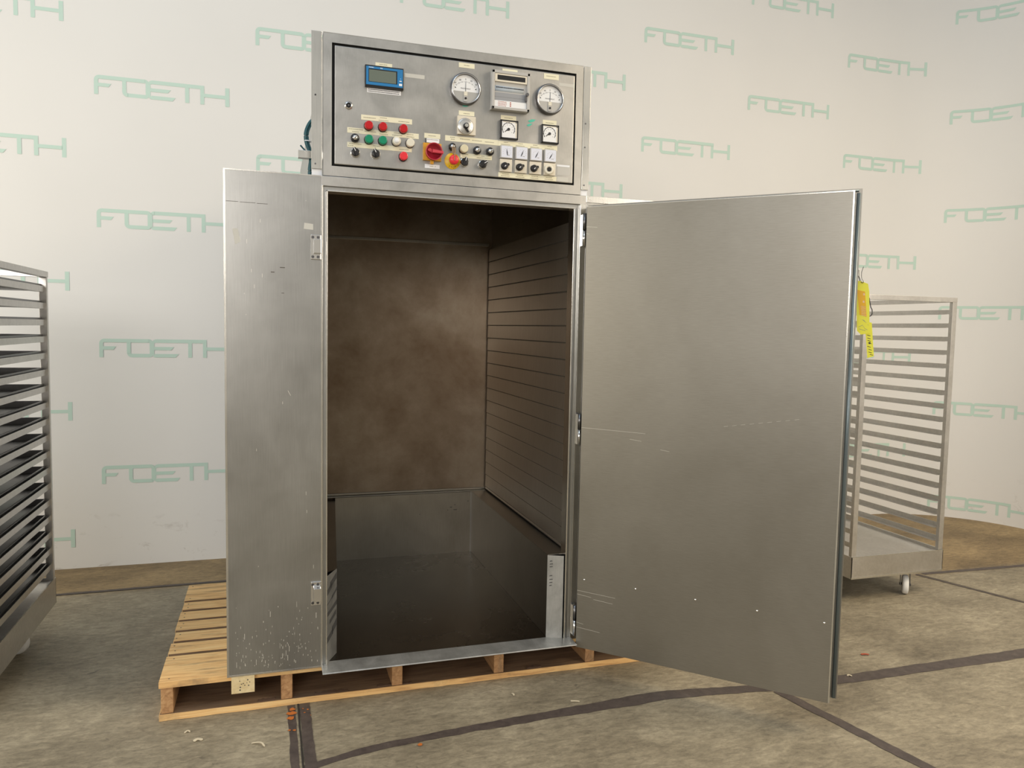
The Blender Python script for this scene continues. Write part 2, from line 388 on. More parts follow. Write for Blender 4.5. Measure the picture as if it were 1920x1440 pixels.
def arc(u0, z0, cx, cz, r0, r1, a0, a1, n=5):
    for i in range(n):
        p, q = a0 + (a1 - a0) * i / n, a0 + (a1 - a0) * (i + 1) / n
        wq([(cx + r0 * math.cos(p), cz - r0 * math.sin(p)), (cx + r1 * math.cos(p), cz - r1 * math.sin(p)),
            (cx + r1 * math.cos(q), cz - r1 * math.sin(q)), (cx + r0 * math.cos(q), cz - r0 * math.sin(q))], u0, z0)
def word(u0, z0):
    H = 0.103; s = 0.020
    # F
    arc(u0, z0, 0.026, 0.026, 0.006, 0.026, PI / 2, PI)
    wrect(u0, z0, 0.0, s, 0.026, H); wrect(u0, z0, s, 0.085, 0.042, 0.061, 0.014)
    wrect(u0, z0, 0.026, 0.252, 0.0, s)
    # O
    wrect(u0, z0, 0.139, 0.159, s, 0.080); arc(u0, z0, 0.165, 0.077, 0.006, 0.026, PI, 1.5 * PI)
    wrect(u0, z0, 0.165, 0.256, 0.083, H)
    arc(u0, z0, 0.252, 0.022, 0.003, 0.022, 0, PI / 2, 3); arc(u0, z0, 0.256, 0.087, 0.000, 0.016, 1.5 * PI, 2 * PI, 3)
    # shared stem, E
    wrect(u0, z0, 0.256, 0.280, 0.018, 0.088)
    arc(u0, z0, 0.290, 0.022, 0.003, 0.022, PI / 2, PI, 3); arc(u0, z0, 0.286, 0.087, 0.0, 0.016, PI, 1.5 * PI, 3)
    wrect(u0, z0, 0.290, 0.557, 0.0, s)
    wrect(u0, z0, 0.280, 0.384, 0.043, 0.062, 0.016); wrect(u0, z0, 0.284, 0.408, 0.083, H, 0.016)
    # T, H
    wrect(u0, z0, 0.458, 0.478, s, H); wrect(u0, z0, 0.537, 0.557, s, H)
    wrect(u0, z0, 0.557, 0.669, 0.043, 0.062); wrect(u0, z0, 0.669, 0.690, 0.0, H)
cols = [(-4.92, 1), (-4.09, 0), (-3.26, 1), (-2.42, 0), (-1.592, 1), (-0.762, 0), (0.072, 1), (0.898, 0), (1.716, 1), (2.535, 0), (3.354, 1), (4.19, 0), (5.062, 1), (5.90, 0), (6.73, 1)]
for u0, odd in cols:
    for k in range(7):
        z0 = (0.225 + 0.7165 * k) if odd else (0.578 + 0.7165 * k)
        if u0 > 4: z0 = (0.165 + 0.7325 * k) if odd else (0.56 + 0.7235 * k)
        if 2.4 < u0 <= 4: z0 -= 0.022 if not odd else 0.025
        if u0 == 2.535: z0 += 0.0
        if z0 < WH - 0.01 and u0 + 0.69 < us[-1]: word(u0, z0)
tag(wb.build('wall_back', ['wall', 'mint']), kind='structure')

# ------------------------------------------------------------------ pallet
PX0, PX1, PY0, PY1 = -0.228, 1.86, 0.022, 1.066
pal = thing('wooden_pallet', 'pale pine pallet on the floor under the steel cabinet', 'pallet', (0.8, 0.54, 0))
def rel(o, root):
    o.location = (o.location[0] - root.location[0], o.location[1] - root.location[1], o.location[2] - root.location[2]); return o
ys = [(0.022, 0.242), (0.265, 0.364), (0.388, 0.476), (0.500, 0.593), (0.616, 0.708), (0.732, 0.826), (0.849, 1.066)]
for i, (a, b) in enumerate(ys):
    m = MB(); j = rnd.uniform(-0.006, 0.004); xl = PX0 + (0 if i in (0, 6) else j + 0.004); m.box(xl, PX1, a + (0.0006 if i else 0), b, 0.118, 0.140)
    if i: m.mat(2); m.box(xl + 0.002, PX1 - 0.002, a, a + 0.0007, 0.119, 0.1385)  # darkened rear-gap faces paint in the shade between boards
    # nail heads
    m.mat(1)
    for sx_ in (-0.205, 0.197, 0.602, 1.008, 1.40, 1.80):
        for yy in (a + 0.025, b - 0.025): m.cyl((sx_ + rnd.uniform(-.008, .008), yy, 0.140), (0, 0, 1), 0.003, 0.0006, 8)
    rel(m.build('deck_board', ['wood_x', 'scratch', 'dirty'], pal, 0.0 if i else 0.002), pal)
for i, sx_ in enumerate((-0.222, 0.180, 0.585, 0.990, 1.382, 1.785)):
    m = MB(); m.box(sx_, sx_ + 0.040, PY0 + 0.004, PY1 - 0.004, 0.0245, 0.1178)
    rel(m.build('stringer', 'wood_y', pal, 0.002), pal)
for a, b in ((0.020, 0.235), (0.44, 0.60), (0.88, 1.066)):
    m = MB(); n = 44
    # front edge slightly ragged
    top = [(PX0 + (PX1 - PX0) * i / n, a + (rnd.uniform(0, 0.004) if 0 < i < n else 0)) for i in range(n + 1)]
    poly = [(x, y, 0.001) for x, y in top] + [(PX1, b, 0.001), (PX0, b, 0.001)]
    m.prism(poly, (0, 0, 1), 0.0220)
    m.mat(1); m.box(PX0 + 0.003, PX1 - 0.003, a + 0.0055, b - 0.002, 0.0231, 0.0240)  # darkened tops paint in the shade under the deck
    rel(m.build('bottom_board', ['wood_x', 'dirty'], pal), pal)
# dark split bark pieces along the front bottom board
for x in (0.30, 0.335, 0.53, 0.60, 1.13, 0.10):
    L = rnd.uniform(0.05, 0.10); n = 7; m = MB()
    fr = [(x + L * i / n, 0.027 + rnd.uniform(0, 0.006), 0.0243) for i in range(n + 1)]; bk = [(x + L * i / n, 0.045 + rnd.uniform(-0.006, 0.008), 0.0243) for i in range(n, -1, -1)]
    m.prism(fr + bk, (0, 0, 1), rnd.uniform(0.0015, 0.004))
    o = rel(m.build('bark_strip', 'bark', pal), pal); o['label'] = 'dark splintered bark along the front board'
# timber end
m = MB(); m.box(0.0, 0.078, 0, 0.020, 0, 0.062)
m.mat(1)
for x, z in ((0.028, 0.045), (0.030, 0.022), (0.040, 0.035), (0.055, 0.047), (0.058, 0.026), (0.045, 0.028), (0.034, 0.033), (0.052, 0.036), (0.062, 0.038), (0.029, 0.012)):
    m.cyl((x, 0.0, z), (0, -1, 0), rnd.uniform(0.0015, 0.0032), 0.0006, 8)
tag(m.build('timber_block', ['wood_end', 'scratch'], None, 0.0015, (0.011, -0.0, 0.0785)), 'small pale timber block with nail holes under the left corner of the cabinet front', 'timber block')

# ------------------------------------------------------------------ steel cabinet
ZB, ZT = 0.141, 1.915
XA, XB, XR = 0.325, 1.304, 1.63
cab = thing('drying_cabinet', 'large open stainless steel drying cabinet standing on the wooden pallet', 'cabinet', (0.8, 0.7, ZB))
def part(mb, name, mat, bevel=0.0, parent=None, label=None):
    o = mb.build(name, mat, parent or cab, bevel)
    if parent is None: rel(o, cab)
    if label: o['label'] = label
    return o
m = MB()   # outer shell: sides, back, roof, plenum
m.box(0.0, 0.004, 0.02, 1.44, ZB + 0.002, ZT - 0.002); m.box(XR - 0.004, XR, 0.02, 1.44, ZB + 0.002, ZT - 0.002)
m.box(0.0, XR, 1.436, 1.44, ZB + 0.002, ZT)
m.box(0.0, 0.31, 0.02, 1.44, ZT - 0.004, ZT); m.box(1.33, XR, 0.02, 1.44, ZT - 0.004, ZT)
m.box(0.31, 1.33, 0.02, 0.262, ZT - 0.004, ZT - 0.001)
part(m, 'outer_shell', 'steel')
m = MB(); m.box(0.30, 1.335, 0.258, 0.2615, ZT + 0.001, 2.20); m.box(0.30, 1.335, 0.258, 1.44, 2.1965, 2.20)
m.box(0.30, 1.335, 1.4365, 1.44, ZT + 0.001, 2.1965); m.box(0.30, 0.303, 0.2615, 1.4365, ZT + 0.001, 2.1965); m.box(1.332, 1.335, 0.2615, 1.4365, ZT + 0.001, 2.1965)
part(m, 'roof_plenum', 'steel')
m = MB(); m.box(0.0, 0.319, 0.0, 0.02, ZB, ZT)
m.mat(1); m.box(-0.003, 0.004, -0.0015, 0.02, ZB, ZT); m.box(0.0, 0.319, -0.001, 0.02, ZB, ZB + 0.006); m.box(0.0, 0.319, -0.001, 0.02, ZT - 0.004, ZT)  # bright top strip paints in light reflected from above
m.mat(2)   # scratches and tape residue
m.box(0.006, 0.045, -0.0004, 0.0, 1.8055, 1.807); m.box(0.050, 0.100, -0.0004, 0, 1.8045, 1.806); m.box(0.105, 0.140, -0.0004, 0, 1.8035, 1.805)
m.box(0.180, 0.197, -0.0004, 0, 1.588, 1.591); m.box(0.150, 0.162, -0.0004, 0, 1.571, 1.574); m.box(0.185, 0.194, -0.0004, 0, 1.50, 1.502)
m.mat(3)
m.pxz([(0.025, 1.715), (0.043, 1.715), (0.052, 1.672), (0.034, 1.662)], 0.0, 0.0004)
m.pxz([(0.262, 1.748), (0.292, 1.745), (0.292, 1.725), (0.260, 1.727)], 0.0, 0.0004)
m.mat(4)
for i in range(120):
    x = rnd.uniform(0.02, 0.31); z = 0.16 + abs(rnd.gauss(0, 0.10)); L = rnd.uniform(0.002, 0.010) if rnd.random() < .9 else 0.02
    if z < 0.55: m.box(x, x + rnd.uniform(0.0008, 0.002), -0.0003, 0, z, z + L)
for i in range(14):
    x = rnd.uniform(0.02, 0.30); z = rnd.uniform(0.5, 1.85); m.box(x, x + 0.0012, -0.0003, 0, z, z + rnd.uniform(0.003, 0.015))
m.prism([(0.205, -0.0003, 1.16), (0.2065, -0.0003, 1.16), (0.216, -0.0003, 1.142), (0.2145, -0.0003, 1.142)], (0, 1, 0), 0.0003)
part(m, 'front_panel', ['steel', 'steel_bright', 'scratch', 'tape', 'pale_scratch'])
m = MB(); m.box(1.324, XR, 0.0, 0.02, ZB, ZT - 0.026); m.mat(1); m.box(1.324, XR, -0.001, 0.02, ZT - 0.026, ZT); part(m, 'front_panel', ['steel', 'steel_bright'], 0.001)  # brighter top band paints in the reflection of light from above
# door frame: header, beads, recesses
m = MB(); m.box(0.319, 1.324, 0.0, 0.02, 1.880, ZT); part(m, 'header_rail', 'steel_panel', 0.0015)
m = MB()
m.box(0.319, 0.325, -0.003, 0.02, ZB, 1.882)                       # left outer bead
m.box(0.3365, 0.3415, -0.004, 0.05, ZB + 0.002, 1.866)                    # left inner bead
m.box(0.3365, 1.277, -0.004, 0.05, 1.861, 1.866)
m.box(1.272, 1.277, -0.004, 0.05, ZB + 0.002, 1.861)
m.box(1.300, 1.324, -0.001, 0.02, ZB, 1.882)                       # hinge post
part(m, 'frame_bead', 'steel_bright', 0.001)
m = MB(); m.box(0.325, 0.3365, 0.010, 0.05, ZB, 1.866); m.box(0.325, 1.300, 0.010, 0.05, 1.866, 1.880)
m.box(1.277, 1.300, 0.012, 0.05, ZB, 1.866); m.box(1.287, 1.290, 0.002, 0.012, ZB, 1.866)
part(m, 'frame_recess', 'steel')
# interior
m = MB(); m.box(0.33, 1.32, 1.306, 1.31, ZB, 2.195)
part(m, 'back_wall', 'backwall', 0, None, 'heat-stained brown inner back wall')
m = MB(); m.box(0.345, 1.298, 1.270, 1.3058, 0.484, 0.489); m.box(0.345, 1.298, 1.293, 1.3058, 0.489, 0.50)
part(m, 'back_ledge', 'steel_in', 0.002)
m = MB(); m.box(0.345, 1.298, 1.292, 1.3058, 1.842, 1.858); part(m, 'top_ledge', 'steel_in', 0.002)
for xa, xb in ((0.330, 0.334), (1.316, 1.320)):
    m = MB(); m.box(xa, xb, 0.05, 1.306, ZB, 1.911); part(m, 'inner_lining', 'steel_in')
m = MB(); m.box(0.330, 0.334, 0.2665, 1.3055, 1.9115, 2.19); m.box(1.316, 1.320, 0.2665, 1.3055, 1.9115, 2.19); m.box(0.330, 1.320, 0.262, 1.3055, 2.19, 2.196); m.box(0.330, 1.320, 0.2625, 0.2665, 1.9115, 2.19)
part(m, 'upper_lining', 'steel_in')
m = MB(); p = 0.0695   # slatted right side
z = 1.825; k = 0
m.mat(0)
while z > 0.50:
    z2 = max(z - p, 0.492)
    m.prism([(1.3045, 0.085, z2 + 0.0035), (1.3045, 0.085, z), (1.2995, 0.085, z), (1.2985, 0.085, z - 0.002), (1.2965, 0.085, z2 + 0.0035)], (0, 1, 0), 1.205)
    m.mat(3); m.box(1.2968, 1.3040, 0.0852, 1.2898, z2 + 0.0002, z2 + 0.0024); m.mat(0)  # dark strips paint in the shade of the slat grooves
    z = z2
m.box(1.3045, 1.309, 0.085, 1.29, 0.492, 1.825)
m.mat(1); m.box(1.292, 1.3155, 0.052, 0.0845, 0.49, 1.845)
m.mat(2)
for zz in (1.688, 0.640): m.cyl((1.3005, 0.10, zz), (-1, 0, 0), 0.008, 0.008, 14)
part(m, 'slatted_panel', ['steel_slat', 'steel_in', 'chrome', 'scratch'])
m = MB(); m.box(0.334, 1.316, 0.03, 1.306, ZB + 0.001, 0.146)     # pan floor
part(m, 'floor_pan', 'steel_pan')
m = MB()   # threshold lip
m.prism([(0.322, 0.03, 0.1475), (0.322, 0.03, ZB), (0.322, -0.058, ZB - 0.004), (0.322, -0.063, ZB - 0.001), (0.322, -0.060, 0.1435)], (1, 0, 0), 0.985)
part(m, 'threshold_lip', 'steel_matt', 0.001)
m = MB()   # right guide bench
m.box(1.211, 1.2145, 0.034, 1.276, 0.146, 0.484); m.box(1.211, 1.316, 0.034, 1.276, 0.4842, 0.487)
part(m, 'side_bench', 'steel_in', 0.001)
m = MB(); m.prism([(1.208, 0.030, 0.147), (1.268, 0.004, 0.147), (1.268, 0.004, 0.486), (1.208, 0.030, 0.486)], (0.4, 0.9, 0), 0.003)
m.mat(1)
for z_, w_ in ((0.46, 0.010), (0.448, 0.013), (0.437, 0.012), (0.40, 0.011), (0.385, 0.013), (0.372, 0.012), (0.36, 0.010)):
    m.prism([(1.216, 0.0262, z_), (1.216 + w_, 0.0262 - w_ * 0.433, z_ + 0.002), (1.216 + w_ * 0.9, 0.0262 - w_ * 0.39, z_ + 0.006), (1.217, 0.0258, z_ + 0.004)], (-0.4, -0.9, 0), 0.0006)
part(m, 'bench_end_plate', ['steel_matt', 'smear'])
m = MB()   # left guide bench
m.prism([(0.384, 0.10, 0.146), (0.470, 1.276, 0.146), (0.470, 1.276, 0.470), (0.384, 0.10, 0.470)], (-1, 0, 0), 0.003)
m.prism([(0.335, 0.06, 0.4702), (0.384, 0.10, 0.4702), (0.470, 1.276, 0.4702), (0.335, 1.276, 0.4702)], (0, 0, 1), 0.003)
part(m, 'side_bench', 'steel_in')
m = MB(); m.prism([(0.342, 0.012, 0.147), (0.384, 0.098, 0.147), (0.384, 0.098, 0.474), (0.342, 0.012, 0.474)], (-0.9, 0.43, 0), 0.003)
m.mat(1)
dv = Vector((0.042, 0.086, 0)); n_ = Vector((0.9, -0.44, 0))
def gp(t, z_): return tuple(Vector((0.342, 0.012, z_)) + dv * t + n_.normalized() * 0.0003)
for z0_, z1_, t0_, t1_ in ((0.425, 0.452, 0.30, 0.97), (0.405, 0.43, 0.02, 0.5), (0.368, 0.376, 0.0, 0.6), (0.325, 0.345, 0.05, 0.98), (0.290, 0.31, 0.25, 0.9), (0.225, 0.25, 0.0, 0.6), (0.245, 0.275, 0.5, 1.0), (0.38, 0.395, 0.5, 1.0)):
    m.prism([gp(t0_, z0_ - 0.004), gp(t1_, z0_ + 0.014), gp(t1_, z1_ + 0.012), gp((t0_ + t1_) / 2, z1_), gp(t0_, z1_ - 0.008)], tuple(n_), 0.0004)
part(m, 'bench_end_plate', ['steel_matt', 'smear'])
m = MB(); m.box(0.470, 1.211, 1.2665, 1.270, 0.146, 0.484); m.mat(1); m.box(1.206, 1.2108, 1.262, 1.2664, 0.146, 0.484)
m.mat(2)
for x, z_, w_ in ((1.09, 0.40, 0.012), (1.11, 0.385, 0.02), (1.075, 0.385, 0.006), (1.115, 0.412, 0.006), (0.92, 0.37, 0.004), (1.19, 0.43, 0.006)):
    m.box(x, x + w_, 1.2662, 1.2665, z_, z_ + 0.004)
part(m, 'pan_back_plate', ['steel_in', 'steel', 'smear'])
# catches on the left front panel
def catch(z0, tall, lab):
    m = MB(); m.box(0.284, 0.3185, -0.006, 0.0, z0, z0 + tall)
    m.box(0.293, 0.3185, -0.030, -0.006, z0 + tall * 0.23, z0 + tall * 0.80)
    o = part(m, 'door_catch', 'chrome', 0.0015, None, lab)
    for x in (0.2905, 0.3085):
        for zz in (z0 + 0.009, z0 + tall - 0.009):
            q = MB(); q.cyl((x, -0.006, zz), (0, -1, 0), 0.0052, 0.002, 14); q.mat(1); q.box(x - 0.0035, x + 0.0035, -0.0084, -0.008, zz - 0.0006, zz + 0.0006)
            q.build('screw', ['gun', 'black_matt'], o)
catch(1.622, 0.086, 'chrome latch keeper, upper'); catch(0.378, 0.086, 'chrome latch keeper, lower')
# door (swung open), hinged on the right
HX, HY, TH, DL, DZT, DZB = 1.3125, -0.036, 0.7844, 0.944, 1.867, 0.1235
def dpart(mb, name, mat, bevel=0.0, parent=None):
    o = mb.build(name, mat, parent, bevel); return o
m = MB(); m.box(0.0, DL, 0.0, 0.040, DZB, DZT)
m.mat(1); m.box(DL - 0.004, DL + 0.0008, -0.0008, 0.03, DZB, DZT + 0.0008); m.box(0.0, DL, -0.0006, 0.03, DZT - 0.0025, DZT + 0.0008)
m.mat(0); m.box(-0.01, DL + 0.020, 0.040, 0.052, DZB + 0.004, DZT + 0.012)
m.mat(2)
for a_, b_, z_ in ((0.0, 0.045, 1.79), (0.0, 0.012, 1.765), (0.0, 0.03, 0.225), (0.0, 0.10, 0.205), (0.0, 0.06, 0.34), (0.07, 0.15, 0.33), (0.20, 0.245, 0.98), (0.32, 0.355, 0.95), (0.0, 0.26, 1.01), (0.0, 0.16, 0.355)):
    m.prism([(a_, -0.0004, z_), (b_, -0.0004, z_ - 0.004), (b_, -0.0004, z_ - 0.0032), (a_, -0.0004, z_ + 0.001)], (0, 1, 0), 0.0004)
for i in range(9): m.prism([(0.55 + 0.03 * i, -0.0004, 1.055 + 0.0052 * i), (0.565 + 0.03 * i, -0.0004, 1.058 + 0.0052 * i), (0.565 + 0.03 * i, -0.0004, 1.0587 + 0.0052 * i), (0.55 + 0.03 * i, -0.0004, 1.0557 + 0.0052 * i)], (0, 1, 0), 0.0003)
door = m.build('door', ['steel_door', 'steel_bright', 'pale_scratch'], cab, 0.0); rel(door, cab)
door.location = (HX - cab.location[0], HY - cab.location[1], -cab.location[2]); door.rotation_euler = (0, 0, -TH)
m = MB(); m.tube([(DL + 0.0105, 0.033, DZB + 0.01), (DL + 0.0105, 0.033, DZT - 0.004)], 0.0066, 10)
m.tube([(0.004, 0.033, DZT + 0.0045), (DL + 0.0105, 0.033, DZT + 0.0045)], 0.0035, 8)
o = m.build('door_gasket', 'gasket', door); o['label'] = 'blue-grey rubber seal round the door edge'
for x in (0.029, 0.2407, 0.4712, 0.6929, 0.9162):
    m = MB(); m.lathe((x, 0.0, 0.403), (0, -1, 0), [(0.0042, 0), (0.0042, 0.001), (0.003, 0.0022), (0.0, 0.0026)], 12)
    m.build('rivet', 'chrome', door)
m = MB(); m.box(DL - 0.10, DL - 0.03, 0.052, 0.070, 1.42, 1.62); m.tube([(DL - 0.06, 0.07, 1.60), (DL - 0.06, 0.10, 1.59), (DL - 0.06, 0.10, 1.45), (DL - 0.06, 0.07, 1.44)], 0.008, 8)
m.build('door_handle', 'chrome', door)
for zc in (1.780, 1.000, 0.225):
    m = MB(); m.cyl((1.312, -0.018, zc - 0.062), (0, 0, 1), 0.0062, 0.062, 14); m.mat(1)
    m.cyl((1.312, -0.018, zc + 0.001), (0, 0, 1), 0.0072, 0.062, 14)
    m.mat(0); m.box(1.306, 1.318, -0.016, -0.001, zc - 0.06, zc + 0.06)
    part(m, 'hinge', ['chrome', 'gun'])

# ------------------------------------------------------------------ control box on the cabinet
BX = thing('control_box', 'stainless steel control box with gauges and buttons on top of the cabinet', 'control panel', (0.81, 0.13, 1.9165))
def bpart(mb, name, mat, bevel=0.0, parent=None, label=None):
    o = mb.build(name, mat, parent or BX, bevel)
    if parent is None: rel(o, BX)
    if label: o['label'] = label
    return o
BZ0, BZ1 = 1.9165, 2.405; BX0, BX1 = 0.326, 1.299
m = MB()
m.box(BX0, BX1, 0.004, 0.25, BZ0, BZ0 + 0.004); m.box(BX0, BX1, 0.004, 0.25, BZ1 - 0.004, BZ1)
m.box(BX0, BX0 + 0.004, 0.004, 0.25, BZ0, BZ1); m.box(BX1 - 0.004, BX1, 0.004, 0.25, BZ0, BZ1); m.box(BX0, BX1, 0.246, 0.25, BZ0, BZ1)
bpart(m, 'enclosure', 'steel_panel')
DX0, DX1, DZ0, DZ1 = 0.355, 1.270, 1.951, 2.372
m = MB()
m.box(BX0, BX1, 0.0, 0.010, DZ1, BZ1); m.box(BX0, BX1, 0.0, 0.010, BZ0, DZ0)
m.box(BX0, DX0, 0.0, 0.010, DZ0, DZ1); m.box(DX1, BX1, 0.0, 0.010, DZ0, DZ1)
m.mat(1); m.box(DX0 - 0.0025, DX0, -0.0012, 0.002, DZ0, DZ1); m.box(BX0, BX1, -0.0006, 0.002, BZ1 - 0.002, BZ1)
bpart(m, 'face_frame', ['steel_panel', 'steel_bright'])
m = MB(); m.box(DX0, DX1, 0.012, 0.02, DZ0, DZ1); bpart(m, 'shadow_gap', 'black_matt')
m = MB(); m.box(DX0 + 0.009, DX1 - 0.0065, -0.002, 0.011, DZ0 + 0.006, DZ1 - 0.0085)
bpart(m, 'panel_door', 'steel_panel', 0.003)
for x0, x1, lab in ((0.286, 0.3215, 'left riveted side flange'), (1.3035, 1.333, 'right riveted side flange')):
    m = MB(); m.box(x0, x1, 0.004, 0.008, 1.938, 2.406); m.box(x0 + 0.001, x1, 0.008, 0.03, 1.938, 2.404)
    m.mat(1)
    for zz in (1.955, 2.19, 2.10 if x0 > 1 else 2.19): m.cyl(((x0 + x1) / 2 - 0.004, 0.004, zz), (0, -1, 0), 0.0032, 0.0015, 10)
    bpart(m, 'side_flange', ['steel_bright', 'gun'], 0.001, None, lab)
for x0, x1 in ((0.288, 0.322), (1.302, 1.33)):
    m = MB(); m.box(x0, x1, 0.01, 0.03, 1.9165, 1.9375); bpart(m, 'flange_foot', 'label_w')
FY = -0.0022       # panel face
def dashes(m, x0, x1, z, h=0.0022, y=FY - 0.0008):
    x = x0
    while x < x1 - 0.001:
        L = min(rnd.uniform(0.0022, 0.0055), x1 - x); m.box(x, x + L, y - 0.0002, y, z - h / 2 + rnd.uniform(-.0002, .0002), z + h / 2); x += L + 0.0011
def label_(x0, x1, z0, z1, lines, mat='label', ink='ink', y=FY):
    """lines: (xa, xb, z) rows of small illegible print"""
    m = MB(); m.box(x0, x1, y - 0.0006, y, z0, z1); m.mat(1)
    for a_, b_, z_ in lines: dashes(m, a_, b_, z_, y=y - 0.0007)
    return bpart(m, 'label_strip', [mat, ink])
label_(0.456, 0.637, 2.119, 2.137, [(0.464, 0.507, 2.128), (0.522, 0.547, 2.132), (0.518, 0.552, 2.123), (0.588, 0.628, 2.126)])
label_(0.408, 0.662, 2.070, 2.0885, [(0.413, 0.462, 2.0835), (0.425, 0.45, 2.075), (0.468, 0.508, 2.080), (0.522, 0.547, 2.083), (0.520, 0.55, 2.075), (0.572, 0.596, 2.084), (0.566, 0.602, 2.076), (0.620, 0.644, 2.083), (0.618, 0.645, 2.075)])
label_(0.408, 0.637, 2.021, 2.038, [(0.415, 0.458, 2.033), (0.410, 0.43, 2.026), (0.498, 0.522, 2.032), (0.504, 0.508, 2.026), (0.592, 0.626, 2.028)])
label_(0.682, 0.741, 2.077, 2.0945, [(0.697, 0.724, 2.086)])
label_(0.685, 0.740, 1.970, 1.984, [(0.703, 0.717, 1.977), (0.722, 0.725, 1.977)], 'label_w')
label_(0.759, 0.9615, 2.074, 2.0935, [(0.778, 0.797, 2.088), (0.781, 0.795, 2.081), (0.815, 0.853, 2.085), (0.861, 0.898, 2.084), (0.910, 0.946, 2.083)])
label_(0.817, 0.938, 2.018, 2.035, [(0.823, 0.846, 2.031), (0.825, 0.84, 2.024), (0.897, 0.909, 2.030), (0.880, 0.934, 2.023)])
label_(0.962, 1.197, 2.074, 2.0925, [q for i in range(4) for q in ((0.983 + .0582 * i, 1.0 + .0582 * i, 2.088), (0.972 + .0582 * i, 1.008 + .0582 * i, 2.080))])
label_(0.964, 1.197, 1.960, 1.977, [q for i in range(4) for q in ((0.979 + .0582 * i, 1.005 + .0582 * i, 1.972), (0.974 + .0582 * i, 1.008 + .0582 * i, 1.965))])
label_(0.505, 0.564, 2.306, 2.322, [(0.519, 0.546, 2.3165), (0.516, 0.549, 2.310)])
label_(0.476, 0.596, 2.216, 2.231, [(0.480, 0.59, 2.227), (0.480, 0.59, 2.2205)], 'label_w', 'ink_d')
label_(0.807, 0.866, 2.341, 2.358, [(0.826, 0.846, 2.350)])
label_(0.973, 1.032, 2.3405, 2.356, [(0.992, 1.010, 2.345)])
label_(1.137, 1.197, 2.338, 2.358, [(1.147, 1.185, 2.349)])
label_(0.809, 0.868, 2.171, 2.187, [(0.827, 0.85, 2.178)])
label_(0.970, 1.030, 2.169, 2.187, [(0.984, 1.017, 2.178)])
label_(1.136, 1.192, 2.169, 2.186, [(1.148, 1.18, 2.176)])
label_(1.197, 1.250, 2.017, 2.024, [], 'label_w')
for x0, x1, z0, z1, mm in ((1.199, 1.252, 1.985, 2.016, 'silver'), (1.199, 1.245, 1.962, 1.978, 'tape'), (0.608, 0.681, 2.283, 2.297, 'tape'), (1.199, 1.258, 2.318, 2.330, 'tape')):
    m = MB(); m.box(x0, x1, FY - 0.0003, FY, z0, z1); bpart(m, 'tape_patch', mm)
for poly in ([(1.076, 2.176), (1.092, 2.183), (1.108, 2.183), (1.100, 2.175), (1.086, 2.170)], [(1.072, 2.160), (1.085, 2.167), (1.096, 2.167), (1.086, 2.158), (1.078, 2.155)], [(0.822, 2.206), (0.845, 2.2065), (0.84, 2.203), (0.826, 2.202)]):
    m = MB(); m.pxz(poly, FY, 0.0005); bpart(m, 'marker_smudge', 'teal_mark')
AX = (0, -1, 0)
def adj(x, z, d=0.014):   # centre on the panel of something seen through its front cap
    k = d / 2.79; return x - (x - 0.149) * k, z - (z - 1.3915) * k
def ticks(m, cx, cz, r0, r1, a0, a1, n, w_, y):
    for i in range(n):
        a = a0 + (a1 - a0) * i / (n - 1); c, s_ = math.cos(a), math.sin(a)
        px, pz = -s_ * w_ / 2, c * w_ / 2
        m.pxz([(cx + c * r0 - px, cz + s_ * r0 - pz), (cx + c * r1 - px, cz + s_ * r1 - pz), (cx + c * r1 + px, cz + s_ * r1 + pz), (cx + c * r0 + px, cz + s_ * r0 + pz)], y, 0.0003)
# --- push buttons
def button(x, z, cap, label, r_=0.0150, h=0.024, ring='black', inner=None):
    x, z = adj(x, z, 0.024)
    m = MB(); m.lathe((x, FY, z), AX, [(r_ + 0.0015, 0), (r_ + 0.0015, 0.006), (r_ + 0.0003, 0.008)], 28); m.cyl((x, FY, z), AX, r_ * 0.9, 0.008)
    o = bpart(m, 'push_button', ring, 0, None, label)
    m = MB(); m.lathe((x, FY, z), AX, [(r_, 0.006), (r_, h - 0.003), (r_ - 0.0008, h - 0.001), (r_ - 0.003, h), (0, h)], 12 if inner is None else 28, inner is not None)
    m.build('button_cap', cap, o)
    if inner:
        m = MB(); m.lathe((x, FY, z), AX, [(r_ * 0.62, h), (r_ * 0.62, h + 0.002), (0, h + 0.002)], 24); m.build('button_lens', inner, o)
for x, lb in ((0.484, 'upper left red button'), (0.534, 'upper middle red button'), (0.608, 'upper right red button')): button(x, 2.104, 'red', lb)
button(0.485, 2.056, 'green', 'left green button'); button(0.534, 2.056, 'green', 'right green button')
button(0.583, 2.058, 'ivory', 'white ringed button', inner='white'); button(0.633, 2.056, 'ivory', 'ivory button')
button(0.609, 2.007, 'red_lit', 'lower bright red button'); button(0.833, 2.053, 'cream', 'cream button')
# --- toggle switches
def toggle(x, z):
    x, z = adj(x, z, 0.02)
    m = MB(); m.lathe((x, FY, z), AX, [(0.0148, 0), (0.0148, 0.012), (0.0125, 0.016), (0.0, 0.016)], 24)
    o = bpart(m, 'toggle_switch', 'black')
    m = MB(); m.lathe((x, FY, z), AX, [(0.0085, 0.016), (0.008, 0.020), (0.0, 0.020)], 20); m.build('collar_nut', 'chrome', o)
    m = MB(); m.cyl((x, FY - 0.019, z), (0.12, -1, 0.1), 0.0028, 0.016, 12, 0.0036); m.build('toggle_lever', 'chrome', o)
toggle(0.436, 2.056); toggle(0.884, 2.052); toggle(0.934, 2.052)
